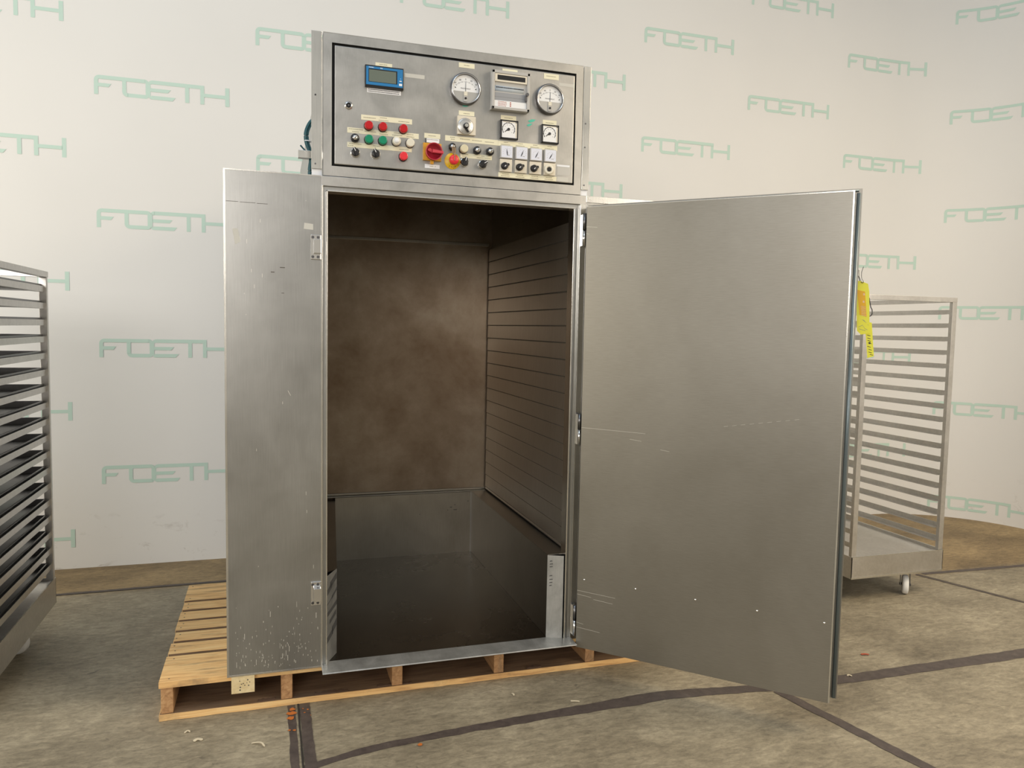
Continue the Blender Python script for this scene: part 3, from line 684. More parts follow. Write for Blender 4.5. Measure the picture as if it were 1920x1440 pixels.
# --- rotary selectors
def selector(x, z, ang):
    x, z = adj(x, z, 0.024)
    m = MB(); m.lathe((x, FY, z), AX, [(0.0165, 0), (0.0165, 0.006), (0.0148, 0.009), (0, 0.009)], 28)
    o = bpart(m, 'selector_switch', 'chrome')
    m = MB(); m.lathe((x, FY, z), AX, [(0.0143, 0.009), (0.0138, 0.016), (0, 0.016)], 24)
    c, s_ = math.cos(ang), math.sin(ang)
    def rp_(u, v): return (x + u * c - v * s_, z + u * s_ + v * c)
    m.pxz([rp_(-0.0138, -0.0055), rp_(0.0128, -0.0055), rp_(0.0170, 0), rp_(0.0128, 0.0055), rp_(-0.0138, 0.0055)], FY - 0.016, 0.011)
    m.build('selector_knob', 'black', o, 0.0008)
    m = MB(); m.pxz([rp_(0.002, -0.0011), rp_(0.0160, -0.0011), rp_(0.0160, 0.0011), rp_(0.002, 0.0011)], FY - 0.027, 0.0004); m.build('pointer_mark', 'white', o)
selector(0.438, 2.007, R(118)); selector(0.510, 2.008, R(118)); selector(0.837, 2.006, R(75)); selector(0.908, 2.004, R(35))
# --- panel lock
m = MB(); m.lathe((0.412, FY, 2.163), AX, [(0.0140, 0), (0.0140, 0.004), (0.0090, 0.006)], 24); o = bpart(m, 'panel_lock', 'chrome')
m = MB(); m.cyl((0.412, FY, 2.163), AX, 0.0092, 0.003); m.mat(1); m.box(0.409, 0.415, FY - 0.005, FY - 0.003, 2.160, 2.166); m.build('lock_core', ['black_matt', 'gun'], o)
# --- key switch
x, z = adj(0.789, 2.057, 0.02)
m = MB(); m.lathe((x, FY, z), AX, [(0.013, 0), (0.013, 0.014), (0.0115, 0.016), (0, 0.016)], 24); o = bpart(m, 'key_switch', 'black')
m = MB(); m.lathe((x, FY, z), AX, [(0.0075, 0.016), (0.0072, 0.018), (0, 0.018)], 20); m.build('lock_core', 'chrome', o)
m = MB(); m.box(x - 0.001, x + 0.001, FY - 0.030, FY - 0.018, z - 0.004, z + 0.004); m.pxz([(x - 0.006, z - 0.006), (x + 0.008, z - 0.006), (x + 0.008, z - 0.026), (x + 0.004, z - 0.032), (x - 0.001, z - 0.032), (x - 0.005, z - 0.026)], FY - 0.028, 0.002)
m.box(x - 0.0015, x + 0.0015, FY - 0.050, FY - 0.047, z - 0.058, z - 0.030)
m.build('key', 'brass', o, 0.0004)
# --- emergency stop
x, z = adj(0.788, 2.003, 0.004)
m = MB(); m.lathe((x, FY, z), AX, [(0.0292, 0), (0.0292, 0.002), (0.0287, 0.0026), (0, 0.0026)], 40); es = bpart(m, 'emergency_stop', 'yellow', 0, None, 'yellow disc with red mushroom button')
m = MB(); m.cyl((x, FY - 0.0026, z), AX, 0.011, 0.014); m.build('button_stem', 'black', es)
m = MB(); m.lathe((x + 0.001, FY - 0.016, z + 0.001), AX, [(0.0145, 0), (0.0175, 0.003), (0.0175, 0.010), (0.0155, 0.014), (0.0095, 0.0165), (0, 0.017)], 32); m.build('mushroom_button', 'red_lit', es)
def text_mesh(s, size):
    cu = bpy.data.curves.new('t', 'FONT'); cu.body = s; cu.size = size; cu.align_x = 'CENTER'; cu.align_y = 'CENTER'; cu.resolution_u = 2
    ob = bpy.data.objects.new('t', cu); C.objects.link(ob)
    dg = bpy.context.evaluated_depsgraph_get(); me = bpy.data.meshes.new_from_object(ob.evaluated_get(dg))
    vs = [v.co.copy() for v in me.vertices]; fs = [tuple(p.vertices) for p in me.polygons]
    bpy.data.objects.remove(ob); bpy.data.curves.remove(cu); bpy.data.meshes.remove(me)
    return vs, fs
def put_text(m, s, size, cx, cz, y, ang=0.0):
    vs, fs = text_mesh(s, size); c, s_ = math.cos(ang), math.sin(ang)
    m.add([(cx + v.x * c - v.y * s_, y, cz + v.x * s_ + v.y * c) for v in vs], fs)
m = MB()
for i, ch in enumerate('STOP'):
    a = R(-90 + (i - 1.5) * 20); put_text(m, ch, 0.0105, x + 0.0238 * math.cos(a), z + 0.0238 * math.sin(a), FY - 0.0030, a + PI / 2)
m.build('stop_lettering', 'ink_d', es)
# --- main isolator switch
m = MB(); m.box(0.677, 0.744, FY - 0.010, FY, 1.996, 2.058); m.box(0.704, 0.716, FY - 0.010, FY, 1.984, 1.996); ms = bpart(m, 'main_switch', 'amber', 0.001, None, 'yellow plate with round red rotary handle')
m = MB(); m.box(0.686, 0.736, FY - 0.006, FY, 2.0585, 2.075); m.mat(1); m.box(0.689, 0.736, FY - 0.0066, FY - 0.006, 2.060, 2.075); m.mat(2); dashes(m, 0.691, 0.733, 2.071, 0.002, FY - 0.0067); m.build('switch_nameplate', ['black', 'label_w', 'ink'], ms)
x, z = adj(0.7195, 2.032, 0.03)
m = MB(); m.lathe((x, FY, z), AX, [(0.026, 0.010), (0.029, 0.014), (0.0305, 0.030), (0.0285, 0.031), (0.026, 0.020), (0, 0.020)], 40); m.build('switch_rim', 'crimson', ms)
m = MB(); m.lathe((x, FY, z), AX, [(0.0303, 0.028), (0.0312, 0.031), (0.0290, 0.0318), (0.0280, 0.029)], 40); m.build('rim_edge', 'red_soft', ms)
m = MB(); a = R(-4); c, s_ = math.cos(a), math.sin(a)
def rp2(u, v): return (x + u * c - v * s_, z + u * s_ + v * c)
m.pxz([rp2(-0.006, -0.006), rp2(0.0335, -0.0045), rp2(0.0335, 0.0045), rp2(-0.006, 0.006)], FY - 0.020, 0.016)
m.pxz([rp2(-0.024, 0.002), rp2(-0.006, -0.005), rp2(-0.006, 0.005), rp2(-0.014, 0.011), rp2(-0.022, 0.008)], FY - 0.020, 0.003)
m.build('switch_handle', 'red_soft', ms, 0.0012)
# --- digital meter
m = MB(); m.box(0.467, 0.604, FY - 0.014, FY, 2.233, 2.307); dm = bpart(m, 'digital_meter', 'black', 0.002, None, 'blue-faced digital meter in a black frame')
m = MB(); m.box(0.471, 0.600, FY - 0.0150, FY - 0.014, 2.239, 2.302); m.mat(1)
put_text(m, 'o', 0.006, 0.592, 2.270, FY - 0.0153); m.box(0.588, 0.596, FY - 0.0154, FY - 0.015, 2.260, 2.263); m.box(0.5865, 0.5975, FY - 0.0154, FY - 0.015, 2.245, 2.253)
dashes(m, 0.480, 0.498, 2.2985, 0.002, FY - 0.0151); dashes(m, 0.520, 0.528, 2.2985, 0.002, FY - 0.0151); m.build('meter_face', ['blue', 'label_w'], dm)
m = MB(); m.box(0.4795, 0.580, FY - 0.0156, FY - 0.0151, 2.249, 2.294); m.build('display_recess', 'black_matt', dm)
m = MB(); m.box(0.481, 0.576, FY - 0.0160, FY - 0.0157, 2.250, 2.2905); m.build('display', 'lcd', dm)
# --- round pressure gauges
def round_gauge(cx, cz, r_, ang, lab):
    cx, cz = adj(cx, cz, 0.014)
    m = MB(); m.lathe((cx, FY, cz), AX, [(r_, 0), (r_, 0.006), (r_ * 0.985, 0.012), (r_ * 0.95, 0.016), (r_ * 0.90, 0.017), (r_ * 0.86, 0.013), (r_ * 0.85, 0.008)], 56)
    g = bpart(m, 'round_gauge', 'gun', 0, None, lab)
    m = MB(); m.lathe((cx, FY, cz), AX, [(r_ * 0.905, 0.0172), (r_ * 0.885, 0.0178), (r_ * 0.865, 0.0165)], 56); m.build('bezel_ring', 'chrome', g)
    R2 = r_ * 0.85; y = FY - 0.008; zc = cz - r_ * 0.16; h = math.asin(0.16 / 0.85)
    m = MB(); m.pxz([(cx + R2 * math.cos(-h + (PI + 2 * h) * i / 32), cz + R2 * math.sin(-h + (PI + 2 * h) * i / 32)) for i in range(33)], y + 0.001, 0.001)
    m.mat(1)
    m.pxz([(cx + R2 * math.cos(PI + h + (PI - 2 * h) * i / 24), cz + R2 * math.sin(PI + h + (PI - 2 * h) * i / 24)) for i in range(25)], y + 0.001, 0.0008)
    m.mat(2); ticks(m, cx, cz - r_ * 0.42, r_ * 0.83, r_ * 0.88, R(45), R(135), 25, 0.0006, y); ticks(m, cx, cz - r_ * 0.42, r_ * 0.81, r_ * 0.90, R(45), R(135), 7, 0.0011, y)
    for i, t_ in enumerate(('60', '40', '0', '20', '60')):
        a = R(132 - 21 * i); put_text(m, t_, 0.008, cx + r_ * 1.0 * math.cos(a), cz - r_ * 0.42 + r_ * 1.0 * math.sin(a), y - 0.0005)
    put_text(m, 'MAGNEHELIC', 0.0062, cx, cz + r_ * 0.02, y - 0.0005)
    for sg in (-1, 1): m.pxz([(cx + sg * r_ * 0.60, cz + r_ * 0.02), (cx + sg * r_ * 0.70, cz + r_ * 0.10), (cx + sg * r_ * 0.68, cz - r_ * 0.01)], y, 0.0004)
    m.build('gauge_dial', ['white', 'silver', 'ink_d'], g)
    m = MB(); m.box(cx - r_ * 0.11, cx + r_ * 0.11, y - 0.004, y - 0.0004, cz - r_ * 0.42, cz - r_ * 0.17); m.mat(1)
    m.box(cx - r_ * 0.12, cx + r_ * 0.12, y - 0.003, y - 0.0004, cz - r_ * 0.78, cz - r_ * 0.42); m.mat(2); m.cyl((cx, y - 0.003, cz - r_ * 0.58), AX, 0.004, 0.002, 12); m.build('gauge_movement', ['ivory', 'grey_pl', 'black'], g)
    m = MB(); c, s_ = math.cos(ang), math.sin(ang); px, pz = -s_ * 0.0009, c * 0.0009; bx, bz = cx, cz - r_ * 0.2; L = r_ * 0.62
    m.pxz([(bx - px, bz - pz), (bx + c * L - px * .5, bz + s_ * L - pz * .5), (bx + c * L + px * .5, bz + s_ * L + pz * .5), (bx + px, bz + pz)], y - 0.0006, 0.0006); m.build('needle', 'ink_d', g)
round_gauge(0.835, 2.268, 0.0585, R(90), 'left round dial gauge'); round_gauge(1.165, 2.266, 0.0575, R(88), 'right round dial gauge')
# --- chart recorder
m = MB(); x0, x1, z0, z1 = 0.927, 1.073, 2.200, 2.340; Y0 = FY - 0.028
m.box(x0, x1, FY - 0.020, FY, z0, z1); m.box(x0, x0 + 0.010, Y0, FY - 0.02, z0, z1); m.box(x1 - 0.010, x1, Y0, FY - 0.02, z0, z1)
m.box(x0, x1, Y0, FY - 0.02, z1 - 0.011, z1); m.box(x0, x1, Y0, FY - 0.02, z0, z0 + 0.010)
cr = bpart(m, 'chart_recorder', 'grey_pl', 0.0015, None, 'square chart recorder with paper roll window')
m = MB(); m.box(0.938, 1.062, FY - 0.0262, FY - 0.020, 2.300, 2.328); m.mat(1); m.box(0.947, 1.055, FY - 0.0266, FY - 0.0262, 2.306, 2.323); m.build('recorder_display', ['beige', 'black'], cr)
m = MB(); m.cyl((0.938, FY - 0.012, 2.276), (1, 0, 0), 0.013, 0.112, 20); m.mat(1); m.box(0.938, 1.062, FY - 0.0205, FY - 0.02, 2.232, 2.262); m.mat(2); dashes(m, 0.942, 1.05, 2.279, 0.004, FY - 0.0252)
m.mat(3); m.box(0.938, 1.062, FY - 0.0207, FY - 0.0205, 2.246, 2.2465); m.build('paper_roll', ['paper', 'paper2', 'ink_d', 'scratch'], cr)
m = MB(); m.box(0.938, 1.062, FY - 0.0215, FY - 0.020, 2.211, 2.233); m.mat(1)
for r__ in range(4): dashes(m, 0.952, 0.985, 2.229 - 0.0048 * r__, 0.0016, FY - 0.0216)
for r__ in range(3): m.cyl((1.0, FY - 0.0215, 2.228 - 0.006 * r__), AX, 0.0022, 0.001, 10)
m.build('recorder_plate', ['white', 'redchip'], cr)
m = MB(); m.cyl((1.062, FY - 0.028, 2.262), AX, 0.006, 0.006, 14); m.box(1.054, 1.062, FY - 0.029, FY - 0.026, 2.238, 2.256); m.build('window_catch', 'gun', cr)
# --- timer dial
m = MB(); m.box(0.803, 0.871, FY - 0.012, FY, 2.100, 2.166); tm = bpart(m, 'timer', 'beige', 0.001, None, 'square timer with round silver dial and knob')
x, z = adj(0.837, 2.134, 0.02)
m = MB(); m.lathe((x, FY - 0.012, z), AX, [(0.0300, 0), (0.0300, 0.003), (0.027, 0.005), (0, 0.0052)], 40); m.mat(1); ticks(m, x, z, 0.021, 0.025, R(-60), R(240), 25, 0.0008, FY - 0.0172); m.build('timer_dial', ['silver', 'ink_d'], tm)
m = MB(); m.lathe((x, FY - 0.017, z), AX, [(0.0105, 0), (0.0095, 0.012), (0.008, 0.0135), (0, 0.0135)], 24); m.mat(1); m.cyl((x, FY - 0.0305, z), AX, 0.0065, 0.0006, 20)
m.mat(0); m.pxz([(x - 0.006, z - 0.008), (x + 0.005, z - 0.0095), (x + 0.012, z - 0.021), (x + 0.006, z - 0.023)], FY - 0.0172, 0.006); m.build('timer_knob', ['black', 'silver'], tm)
# --- square dial gauges
def square_gauge(x0, x1, z0, z1, lab):
    m = MB(); Y = FY - 0.012
    m.box(x0, x1, FY - 0.010, FY, z0, z1)
    m.box(x0, x0 + 0.006, Y, FY - 0.01, z0, z1); m.box(x1 - 0.005, x1, Y, FY - 0.01, z0, z1); m.box(x0, x1, Y, FY - 0.01, z1 - 0.005, z1); m.box(x0, x1, Y, FY - 0.01, z0, z0 + 0.005)
    g = bpart(m, 'square_gauge', 'black', 0.001, None, lab)
    cx, cz = (x0 + x1) / 2 - 0.003, (z0 + z1) / 2 + 0.001; y = FY - 0.0104
    m = MB(); m.box(x0 + 0.006, x1 - 0.005, y, y + 0.0004, z0 + 0.005, z1 - 0.005); m.mat(2); m.box(x1 - 0.011, x1 - 0.005, y - 0.0003, y, z0 + 0.006, z1 - 0.006); m.box(x0 + 0.010, x1 - 0.005, y - 0.0003, y, z1 - 0.0085, z1 - 0.006)
    m.mat(1)
    N = 30; r0, r1 = 0.0225, 0.0245
    for i in range(N):
        a, b = R(215 - 250 * i / N), R(215 - 250 * (i + 1) / N); rr = r1 + (0.001 if i % 3 == 0 else 0)
        m.pxz([(cx + r0 * math.cos(a), cz + r0 * math.sin(a)), (cx + rr * math.cos(a), cz + rr * math.sin(a)), (cx + rr * math.cos(b), cz + rr * math.sin(b)), (cx + r0 * math.cos(b), cz + r0 * math.sin(b))], y, 0.0004)
    ticks(m, cx, cz, 0.0155, 0.0175, R(-40), R(220), 8, 0.0016, y); m.build('gauge_dial', ['white', 'ink_d', 'beige'], g)
    m = MB(); m.cyl((cx, y, cz), AX, 0.0052, 0.002, 18); a = R(212); c, s_ = math.cos(a), math.sin(a)
    m.pxz([(cx + s_ * .003, cz - c * .003), (cx + c * 0.021, cz + s_ * 0.021), (cx - s_ * .003, cz + c * .003)], y - 0.0006, 0.0006); m.build('needle', 'ink_d', g)
square_gauge(0.966, 1.036, 2.099, 2.168, 'left black-framed square dial gauge'); square_gauge(1.129, 1.199, 2.098, 2.167, 'right black-framed square dial gauge')
# --- small gauges and rotary knobs under them
for i, cx in enumerate((0.991, 1.050, 1.108, 1.165)):
    cz = 2.051
    m = MB(); m.box(cx - 0.0235, cx + 0.0245, FY - 0.014, FY, cz - 0.0235, cz + 0.0235); g = bpart(m, 'panel_meter', 'grey_pl', 0.0015)
    y = FY - 0.0142; c0x, c0z = cx + 0.002, cz - 0.002
    m = MB(); m.box(cx - 0.020, cx + 0.0225, y, y + 0.0005, cz - 0.0205, cz + 0.0210); m.mat(1); ticks(m, c0x, c0z, 0.0135, 0.0165, R(-20), R(200), 9, 0.0007, y)
    dashes(m, c0x + 0.002, c0x + 0.011, cz - 0.012, 0.0018, y - 0.0003); m.build('meter_dial', ['lilac', 'ink'], g)
    m = MB(); a = (R(97), R(68), R(63), R(60))[i]; c, s_ = math.cos(a), math.sin(a)
    m.pxz([(c0x - c * 0.011 - s_ * .001, c0z - s_ * .011 + c * .001), (c0x - c * 0.011 + s_ * .001, c0z - s_ * .011 - c * .001), (c0x + s_ * .0018, c0z - c * .0018), (c0x + c * .014, c0z + s_ * .014), (c0x - s_ * .0018, c0z + c * .0018)], y - 0.0003, 0.0006)
    m.build('needle', 'ink_d', g)
    cz = 2.002
    m = MB(); m.box(cx - 0.0235, cx + 0.0235, FY - 0.010, FY, cz - 0.0230, cz + 0.0230); g = bpart(m, 'rotary_knob', 'beige', 0.001)
    x, z = adj(cx - 0.001, cz + 0.001, 0.02)
    if i < 3:
        m = MB(); m.lathe((x, FY - 0.010, z), AX, [(0.0135, 0), (0.0125, 0.011), (0.0105, 0.013), (0, 0.013)], 24)
        m.pxz([(x, z), (x + 0.010, z - 0.003), (x + 0.0185, z + 0.004), (x + 0.016, z + 0.010), (x + 0.006, z + 0.010)], FY - 0.010, 0.011); m.build('knob', 'black', g, 0.0008)
        m = MB(); m.pxz([(x - 0.003, z - 0.003), (x - 0.001, z - 0.0045), (x + 0.004, z), (x + 0.002, z + 0.002)], FY - 0.0231, 0.0004); m.build('pointer_mark', 'white', g)
    else:
        m = MB(); m.lathe((x + 0.002, FY - 0.010, z), AX, [(0.0185, 0), (0.0185, 0.010), (0.017, 0.012), (0.0085, 0.012), (0.008, 0.008)], 30); m.build('knob_ring', 'ivory', g)
        m = MB(); m.cyl((x + 0.002, FY - 0.010, z), AX, 0.0082, 0.014, 20); m.build('knob', 'black', g)

# ------------------------------------------------------------------ cables and bracket left of the control box
def smooth(pts, n=8):
    P = [Vector(p) for p in pts]; out = []
    for i in range(len(P) - 1):
        p0, p1, p2, p3 = P[max(i - 1, 0)], P[i], P[i + 1], P[min(i + 2, len(P) - 1)]
        for k in range(n):
            t = k / n; out.append(0.5 * ((2 * p1) + (-p0 + p2) * t + (2 * p0 - 5 * p1 + 4 * p2 - p3) * t * t + (-p0 + 3 * p1 - 3 * p2 + p3) * t ** 3))
    return out + [P[-1]]
m = MB()
for k, (dx, dy) in enumerate(((0, 0), (0.007, 0.004), (0.003, 0.010), (-0.004, 0.006))):
    m.tube(smooth([(0.325, 0.15 + dy, 2.150), (0.296 + dx, 0.15 + dy, 2.140), (0.276 + dx, 0.15 + dy, 2.100), (0.276 + dx, 0.15 + dy, 2.060), (0.292 + dx, 0.15 + dy, 2.010), (0.288 + dx, 0.15 + dy, 1.96), (0.290 + dx, 0.15 + dy, 1.918)]), 0.0034)
m.tube(smooth([(0.290, 0.148, 2.012), (0.272, 0.145, 2.026), (0.254, 0.142, 2.044)]), 0.003)
cb = bpart(m, 'cable_bundle', 'teal', 0, None, 'thin teal cable bundle')
m = MB()
for z_ in (2.062, 1.937):
    m = MB(); m.cyl((0.282, 0.155, z_), (0.1, 0, 1), 0.0125, 0.003, 14); m.build('cable_tie', 'label_w', cb)
m = MB(); m.box(0.246, 0.325, 0.135, 0.139, 1.998, 2.026); m.box(0.246, 0.325, 0.139, 0.16, 2.022, 2.026); m.box(0.246, 0.325, 0.139, 0.16, 1.998, 2.002)
bpart(m, 'side_bracket', 'steel_bright', 0.001)

# ------------------------------------------------------------------ hang tags on the door edge
cv = Vector((0.1489 - 2.07, -2.7883 + 0.69, 0)).normalized(); rv = Vector((-cv.y, cv.x, 0))
if rv.x < 0: rv = -rv
T0 = Vector((2.0655, -0.668, 1.50)) + cv * 0.012
def tp(s_, z_, d=0.0): return T0 + rv * s_ + Vector((0, 0, z_ - 1.50)) + cv * d
m = MB(); m.prism([tp(-0.022, 1.577), tp(-0.006, 1.575), tp(0.0145, 1.566), tp(0.0195, 1.54), tp(0.027, 1.40), tp(0.000, 1.395), tp(-0.0125, 1.408)], cv, 0.0006)
t1 = m.build('hang_tag', 'tag'); tag(t1, 'pair of yellow tags, one with an orange sticker, hanging beside the open door edge', 'tag')
m = MB(); m.prism([tp(-0.018, 1.546, .0008), tp(0.0065, 1.540, .0008), tp(0.0155, 1.455, .0008), tp(-0.007, 1.462, .0008)], cv, 0.0003)
m.mat(1)
for k in range(7): m.prism([tp(-0.004 + .0005 * k, 1.492 - .005 * k, .0012), tp(0.0115 + .0004 * k, 1.489 - .005 * k, .0012), tp(0.0115 + .0004 * k, 1.4875 - .005 * k, .0012), tp(-0.004 + .0005 * k, 1.4905 - .005 * k, .0012)], cv, 0.0001)
for z_ in (1.535, 1.510): m.prism([tp(0.001, z_, .0012), tp(0.006, z_ - .001, .0012), tp(0.0065, z_ - .008, .0012), tp(0.0015, z_ - .007, .0012)], cv, 0.0001)
m.build('sticker', ['orange', 'brass'], t1)
m = MB()
for a_, b_ in (((0.002, 1.447), (0.010, 1.440)), ((0.006, 1.446), (0.015, 1.436)), ((-0.008, 1.421), (0.004, 1.428)), ((0.004, 1.428), (0.012, 1.416)), ((0.012, 1.416), (0.020, 1.412)), ((-0.006, 1.415), (0.014, 1.409)), ((0.020, 1.430), (0.022, 1.428))):
    m.prism([tp(a_[0], a_[1], .0008), tp(b_[0], b_[1], .0008), tp(b_[0], b_[1] - .0014, .0008), tp(a_[0], a_[1] - .0014, .0008)], cv, 0.0001)
m.build('handwriting', 'ink', t1)
m = MB(); m.tube(smooth([tp(-0.0150, 1.612, .0262), tp(-0.0150, 1.604, .018), tp(-0.012, 1.590, .004), tp(-0.003, 1.572, .001)]), 0.0019, 6); m.build('tag_string', 'white', t1)
m = MB(); m.tube(smooth([tp(-0.008, 1.572, .002), tp(-0.003, 1.569, .004), tp(0.0, 1.573, .002), tp(-0.006, 1.585, -.004), tp(-0.007, 1.605, -.004), tp(-0.002, 1.624, -.004)]), 0.0009, 6); m.build('tag_wire', 'black', t1)
m = MB(); m.tube(smooth([tp(0.020, 1.52, -.003), tp(0.026, 1.49, -.003), tp(0.031, 1.478, -.003), tp(0.030, 1.462, -.003), tp(0.020, 1.458, -.003), tp(0.014, 1.48, -.003)]), 0.0017, 6); m.build('tag_wire', 'black', t1)
m = MB(); m.prism([tp(0.010, 1.440, -.006), tp(0.032, 1.436, -.006), tp(0.044, 1.323, -.006), tp(0.024, 1.316, -.006)], cv, 0.0006)
t2 = m.build('paper_tag', 'tag', t1); t2['label'] = 'narrow yellow handwritten tag'
m = MB()
for z_, a_ in ((1.395, .02), (1.385, .021), (1.377, .022), (1.369, .0245), (1.357, .0225), (1.347, .0265), (1.338, .027), (1.330, .031)):
    m.prism([tp(a_, z_, -.0052), tp(a_ + .010, z_ - .003, -.0052), tp(a_ + .010, z_ - .0048, -.0052), tp(a_, z_ - .002, -.0052)], cv, 0.0001)
m.cyl(tp(0.0285, 1.367, -.0053), cv, 0.0035, 0.0003, 10); m.build('handwriting', 'ink_d', t2)
m = MB(); m.tube(smooth([tp(0.022, 1.438, -.0062), tp(0.018, 1.470, -.006), tp(0.004, 1.530, -.006), tp(-0.012, 1.580, -.006), tp(-0.020, 1.598, -.004), tp(-0.026, 1.603, -.006), tp(-0.040, 1.612, -.03)]), 0.0014, 6); m.build('tag_string', 'black', t2)

# ------------------------------------------------------------------ trolley racks
RZ = [1.512 - 0.0716 * k for k in range(18)]
def rack(x0, y0, label, wheels, D=0.80, W=0.60):
    root = thing('rack_trolley', label, 'rack trolley', (x0 + W / 2, y0 + D / 2, 0), 'tray rack trolleys')
    ox, oy = -W / 2, -D / 2
    z0, z1 = 0.135, 0.250
    m = MB(); m.box(ox, ox + W, oy, oy + 0.003, z0, z1); m.box(ox, ox + W, oy + D - 0.003, oy + D, z0, z1)
    m.box(ox, ox + 0.003, oy, oy + D, z0, z1); m.box(ox + W - 0.003, ox + W, oy, oy + D, z0, z1)
    m.box(ox + 0.003, ox + W - 0.003, oy + 0.003, oy + D - 0.003, z1 - 0.016, z1 - 0.013)
    m.mat(1); m.box(ox, ox + W, oy - 0.001, oy + 0.003, z0 - 0.001, z0 + 0.010)
    m.mat(1); m.box(ox, ox + W, oy - 0.0006, oy + 0.004, z1 - 0.002, z1 + 0.001)
    m.box(ox + W - 0.004, ox + W + 0.0006, oy, oy + D, z1 - 0.001, z1 + 0.001)
    m.build('base_tray', ['steel_rack', 'steel_bright'], root)
    px = 0.030
    for ax_ in (ox, ox + W - px):
        for ay_ in (oy + 0.005, oy + D - px - 0.002):
            m = MB(); t = 0.003
            # square tube post
            m.box(ax_, ax_ + px, ay_, ay_ + px * 0.7, z1 + 0.001, 1.575); m.build('post', 'steel_rack', root, 0.002)
    for k_, (a_, b_, c_, d_) in enumerate(((ox, ox + W, oy + 0.005, oy + 0.026), (ox, ox + W, oy + D - 0.028, oy + D - 0.002), (ox, ox + 0.03, oy + 0.026, oy + D - 0.028), (ox + W - 0.03, ox + W, oy + 0.026, oy + D - 0.028))):
        m = MB(); m.box(a_, b_, c_, d_, 1.5755, 1.600)
        if k_ == 0: m.mat(1); m.box(b_ - 0.0005, b_ + 0.001, c_ + .003, d_ - .003, 1.578, 1.597)
        m.build('top_beam', ['steel_rack', 'black'], root, 0.001)
    for zr in RZ:
        for side in (0, 1):
            m = MB(); xo = ox + 0.008 if side == 0 else ox + W - 0.010; ins = 1 if side == 0 else -1
            xa, xb = sorted((xo, xo + ins * 0.002)); m.box(xa, xb, oy + 0.026, oy + D - 0.023, zr, zr + 0.025)
            xa, xb = sorted((xo + ins * 0.002, xo + ins * 0.035)); m.box(xa, xb, oy + 0.026, oy + D - 0.023, zr, zr + 0.002)
            m.build('side_rail', 'steel_rack', root)
    for (wx, wy, ang) in wheels:
        c, s_ = math.cos(ang), math.sin(ang); d = Vector((c, s_, 0)); pr = Vector((-s_, c, 0)); P = Vector((wx - root.location[0], wy - root.location[1], 0))
        m = MB(); m.cyl(P + d * 0.03 + Vector((0, 0, 0.119)), (0, 0, 1), 0.032, 0.015, 18)
        for sg in (-1, 1):
            q = P + pr * sg * 0.021
            m.prism([q + d * 0.05 + Vector((0, 0, 0.119)), q + Vector((0, 0, 0.119)) - d * 0.01, q - d * 0.012 + Vector((0, 0, 0.045)), q + d * 0.012 + Vector((0, 0, 0.045))], pr * sg, 0.003)
        m.cyl(P - pr * 0.028 + Vector((0, 0, 0.052)), pr, 0.007, 0.056, 10)
        cs = m.build('caster', 'gun', root)
        m = MB(); m.lathe(P - pr * 0.0155 + Vector((0, 0, 0.052)), pr, [(0.008, 0), (0.040, 0), (0.048, 0.002), (0.0515, 0.008), (0.0515, 0.023), (0.048, 0.029), (0.040, 0.031), (0.008, 0.031)], 32); m.build('wheel', 'white_wheel', cs)
    return root
rack(3.0, 0.345, 'empty steel rack trolley on white casters behind the open cabinet door at the right', [(3.425, 0.415, R(50)), (3.035, 0.60, R(50)), (3.10, 1.02, R(80)), (3.46, 1.02, R(110))])
rack(-1.368, 0.183, 'steel rack trolley full of trays at the left edge of the photo', [(-0.865, 0.77, R(160)), (-0.865, 0.33, R(100)), (-1.27, 0.77, R(80)), (-1.27, 0.33, R(80))])
# trays
ords = ['topmost', 'second', 'third', 'fourth', 'fifth', 'sixth', 'seventh', 'eighth', 'ninth', 'tenth', 'eleventh', 'twelfth', 'thirteenth', 'fourteenth', 'fifteenth', 'sixteenth', 'seventeenth', 'lowest']
def tray_mb():
    m = MB(); W, D, h, t = 0.560, 0.725, 0.028, 0.0015
    m.box(-W / 2, W / 2, -D / 2, D / 2, 0, t)
    for a_, b_, c_, d_ in ((-W / 2, W / 2, -D / 2, -D / 2 + t), (-W / 2, W / 2, D / 2 - t, D / 2), (-W / 2, -W / 2 + t, -D / 2, D / 2), (W / 2 - t, W / 2, -D / 2, D / 2)):
        m.box(a_, b_, c_, d_, t, h)
    r_ = 0.008   # rolled outer rim
    m.box(-W / 2 - 0.001, W / 2 + 0.001, -D / 2 - 0.001, -D / 2 + r_ * .5, h, h + 0.003); m.box(-W / 2 - 0.001, W / 2 + 0.001, D / 2 - r_ * .5, D / 2 + 0.001, h, h + 0.003)
    m.box(-W / 2 - 0.001, -W / 2 + r_ * .5, -D / 2, D / 2, h, h + 0.003); m.box(W / 2 - r_ * .5, W / 2 + 0.001, -D / 2, D / 2, h, h + 0.003)
    return m
tr0 = None
for k, zr in enumerate(RZ):
    if tr0 is None: o = tr0 = tray_mb().build('baking_tray', 'steel_tray')
    else: o = tr0.copy(); C.objects.link(o)
    o.location = (-1.069, 0.583 + rnd.uniform(-0.004, 0.004), zr + 0.0022)
    tag(o, ('%s grey steel tray in the left rack trolley' % ords[k]) if k in (0, 17) else ('%s grey steel tray from the top in the left rack trolley' % ords[k]), 'tray', 'trays in the left rack trolley')

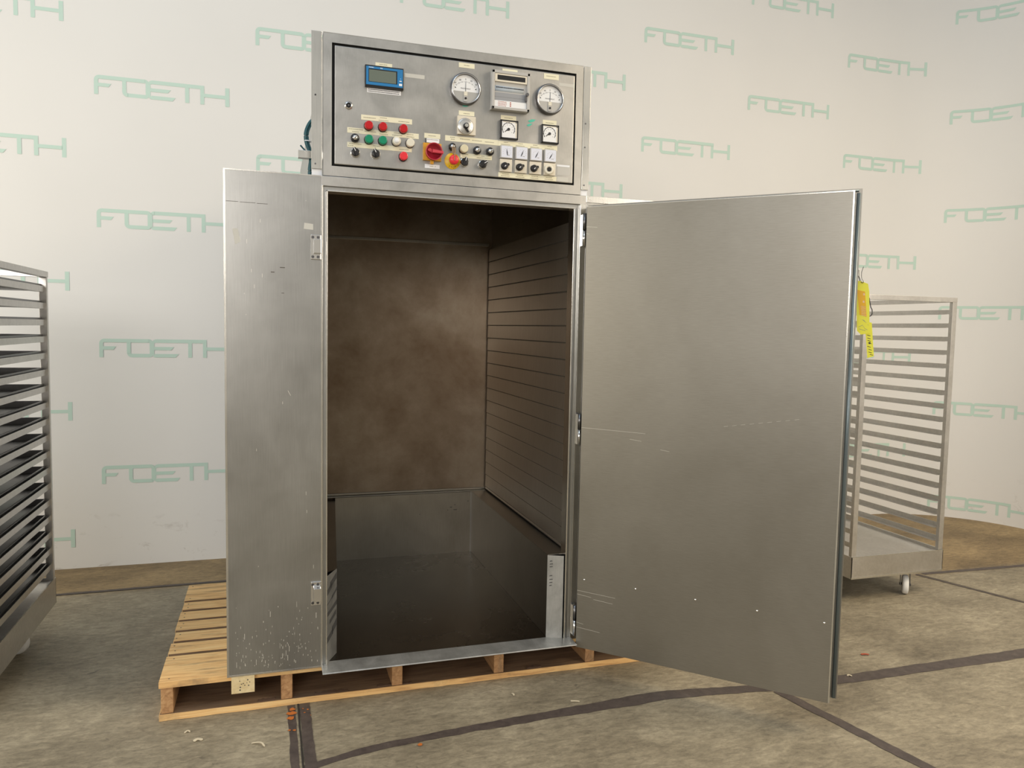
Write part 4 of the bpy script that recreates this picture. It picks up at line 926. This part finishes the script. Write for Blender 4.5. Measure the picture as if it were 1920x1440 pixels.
# ------------------------------------------------------------------ bits on the floor
def chip(x, y, pts, mat, name, label, cat, grp=None, w_=0.003, h_=0.0025):
    m = MB(); P = smooth([(a_, b_, c_ + 0.0025) for a_, b_, c_ in pts], 4); vs = []
    for i, p in enumerate(P):
        d = (P[min(i + 1, len(P) - 1)] - P[max(i - 1, 0)]).normalized(); n_ = Vector((-d.y, d.x, 0)) * w_ * (1 if 0 < i < len(P) - 1 else 0.4)
        vs += [p - n_, p + n_, p + n_ + Vector((0, 0, 0.0012)), p - n_ + Vector((0, 0, 0.0012))]
    fs = []
    for i in range(len(P) - 1):
        a = 4 * i; fs += [(a, a + 1, a + 5, a + 4), (a + 1, a + 2, a + 6, a + 5), (a + 2, a + 3, a + 7, a + 6), (a + 3, a, a + 4, a + 7)]
    fs += [(0, 3, 2, 1), (len(vs) - 4, len(vs) - 3, len(vs) - 2, len(vs) - 1)]
    m.add(vs, fs); o = m.build(name, mat, None, 0, (x, y, 0)); tag(o, label, cat, grp); return o
chip(0.1025, -0.2245, [(-0.02, 0.012, 0), (-0.005, 0.006, 0.004), (0.012, -0.004, 0.006), (0.022, -0.02, 0)], 'shaving', 'wood_shaving', 'curled pale wood shaving in front of the pallet, left of the floor joint', 'wood shaving', 'shavings on the floor')
chip(-0.089, -0.149, [(-0.012, 0.0, 0), (0.0, 0.008, 0.002), (0.016, 0.002, 0)], 'shaving', 'wood_shaving', 'flat pale wood shaving below the left corner of the pallet', 'wood shaving', 'shavings on the floor', 0.006)
chip(-0.13, -0.085, [(-0.006, 0.0, 0), (0.004, 0.01, 0.002), (0.012, 0.003, 0)], 'shaving', 'wood_shaving', 'tiny pale wood shaving nearest the pallet corner', 'wood shaving', 'shavings on the floor')
chip(1.233, -0.232, [(-0.016, 0.006, 0), (0.0, 0.0, 0.001), (0.016, -0.006, 0)], 'shaving', 'wood_chip', 'straight pale wood chip on the floor below the cabinet threshold', 'wood chip', 'shavings on the floor', 0.0045)
chip(1.025, -0.118, [(-0.002, 0.010, 0), (0.001, 0.0, 0.001), (0.0, -0.010, 0)], 'shaving', 'wood_chip', 'short brownish wood chip just in front of the pallet', 'wood chip', 'shavings on the floor', 0.0035)
chip(2.618, -0.178, [(-0.016, 0.004, 0), (0.0, 0.0, 0.002), (0.018, -0.006, 0)], 'redchip', 'red_chip', 'small reddish brown flake on the floor right of the open door', 'flake', None, 0.006)
chip(2.40, -0.335, [(-0.008, 0.004, 0), (0.0, 0.006, 0.003), (0.010, -0.002, 0)], 'shaving', 'wood_chip', 'pale chip lying on the brown joint right of the open door', 'wood chip', 'shavings on the floor', 0.004)
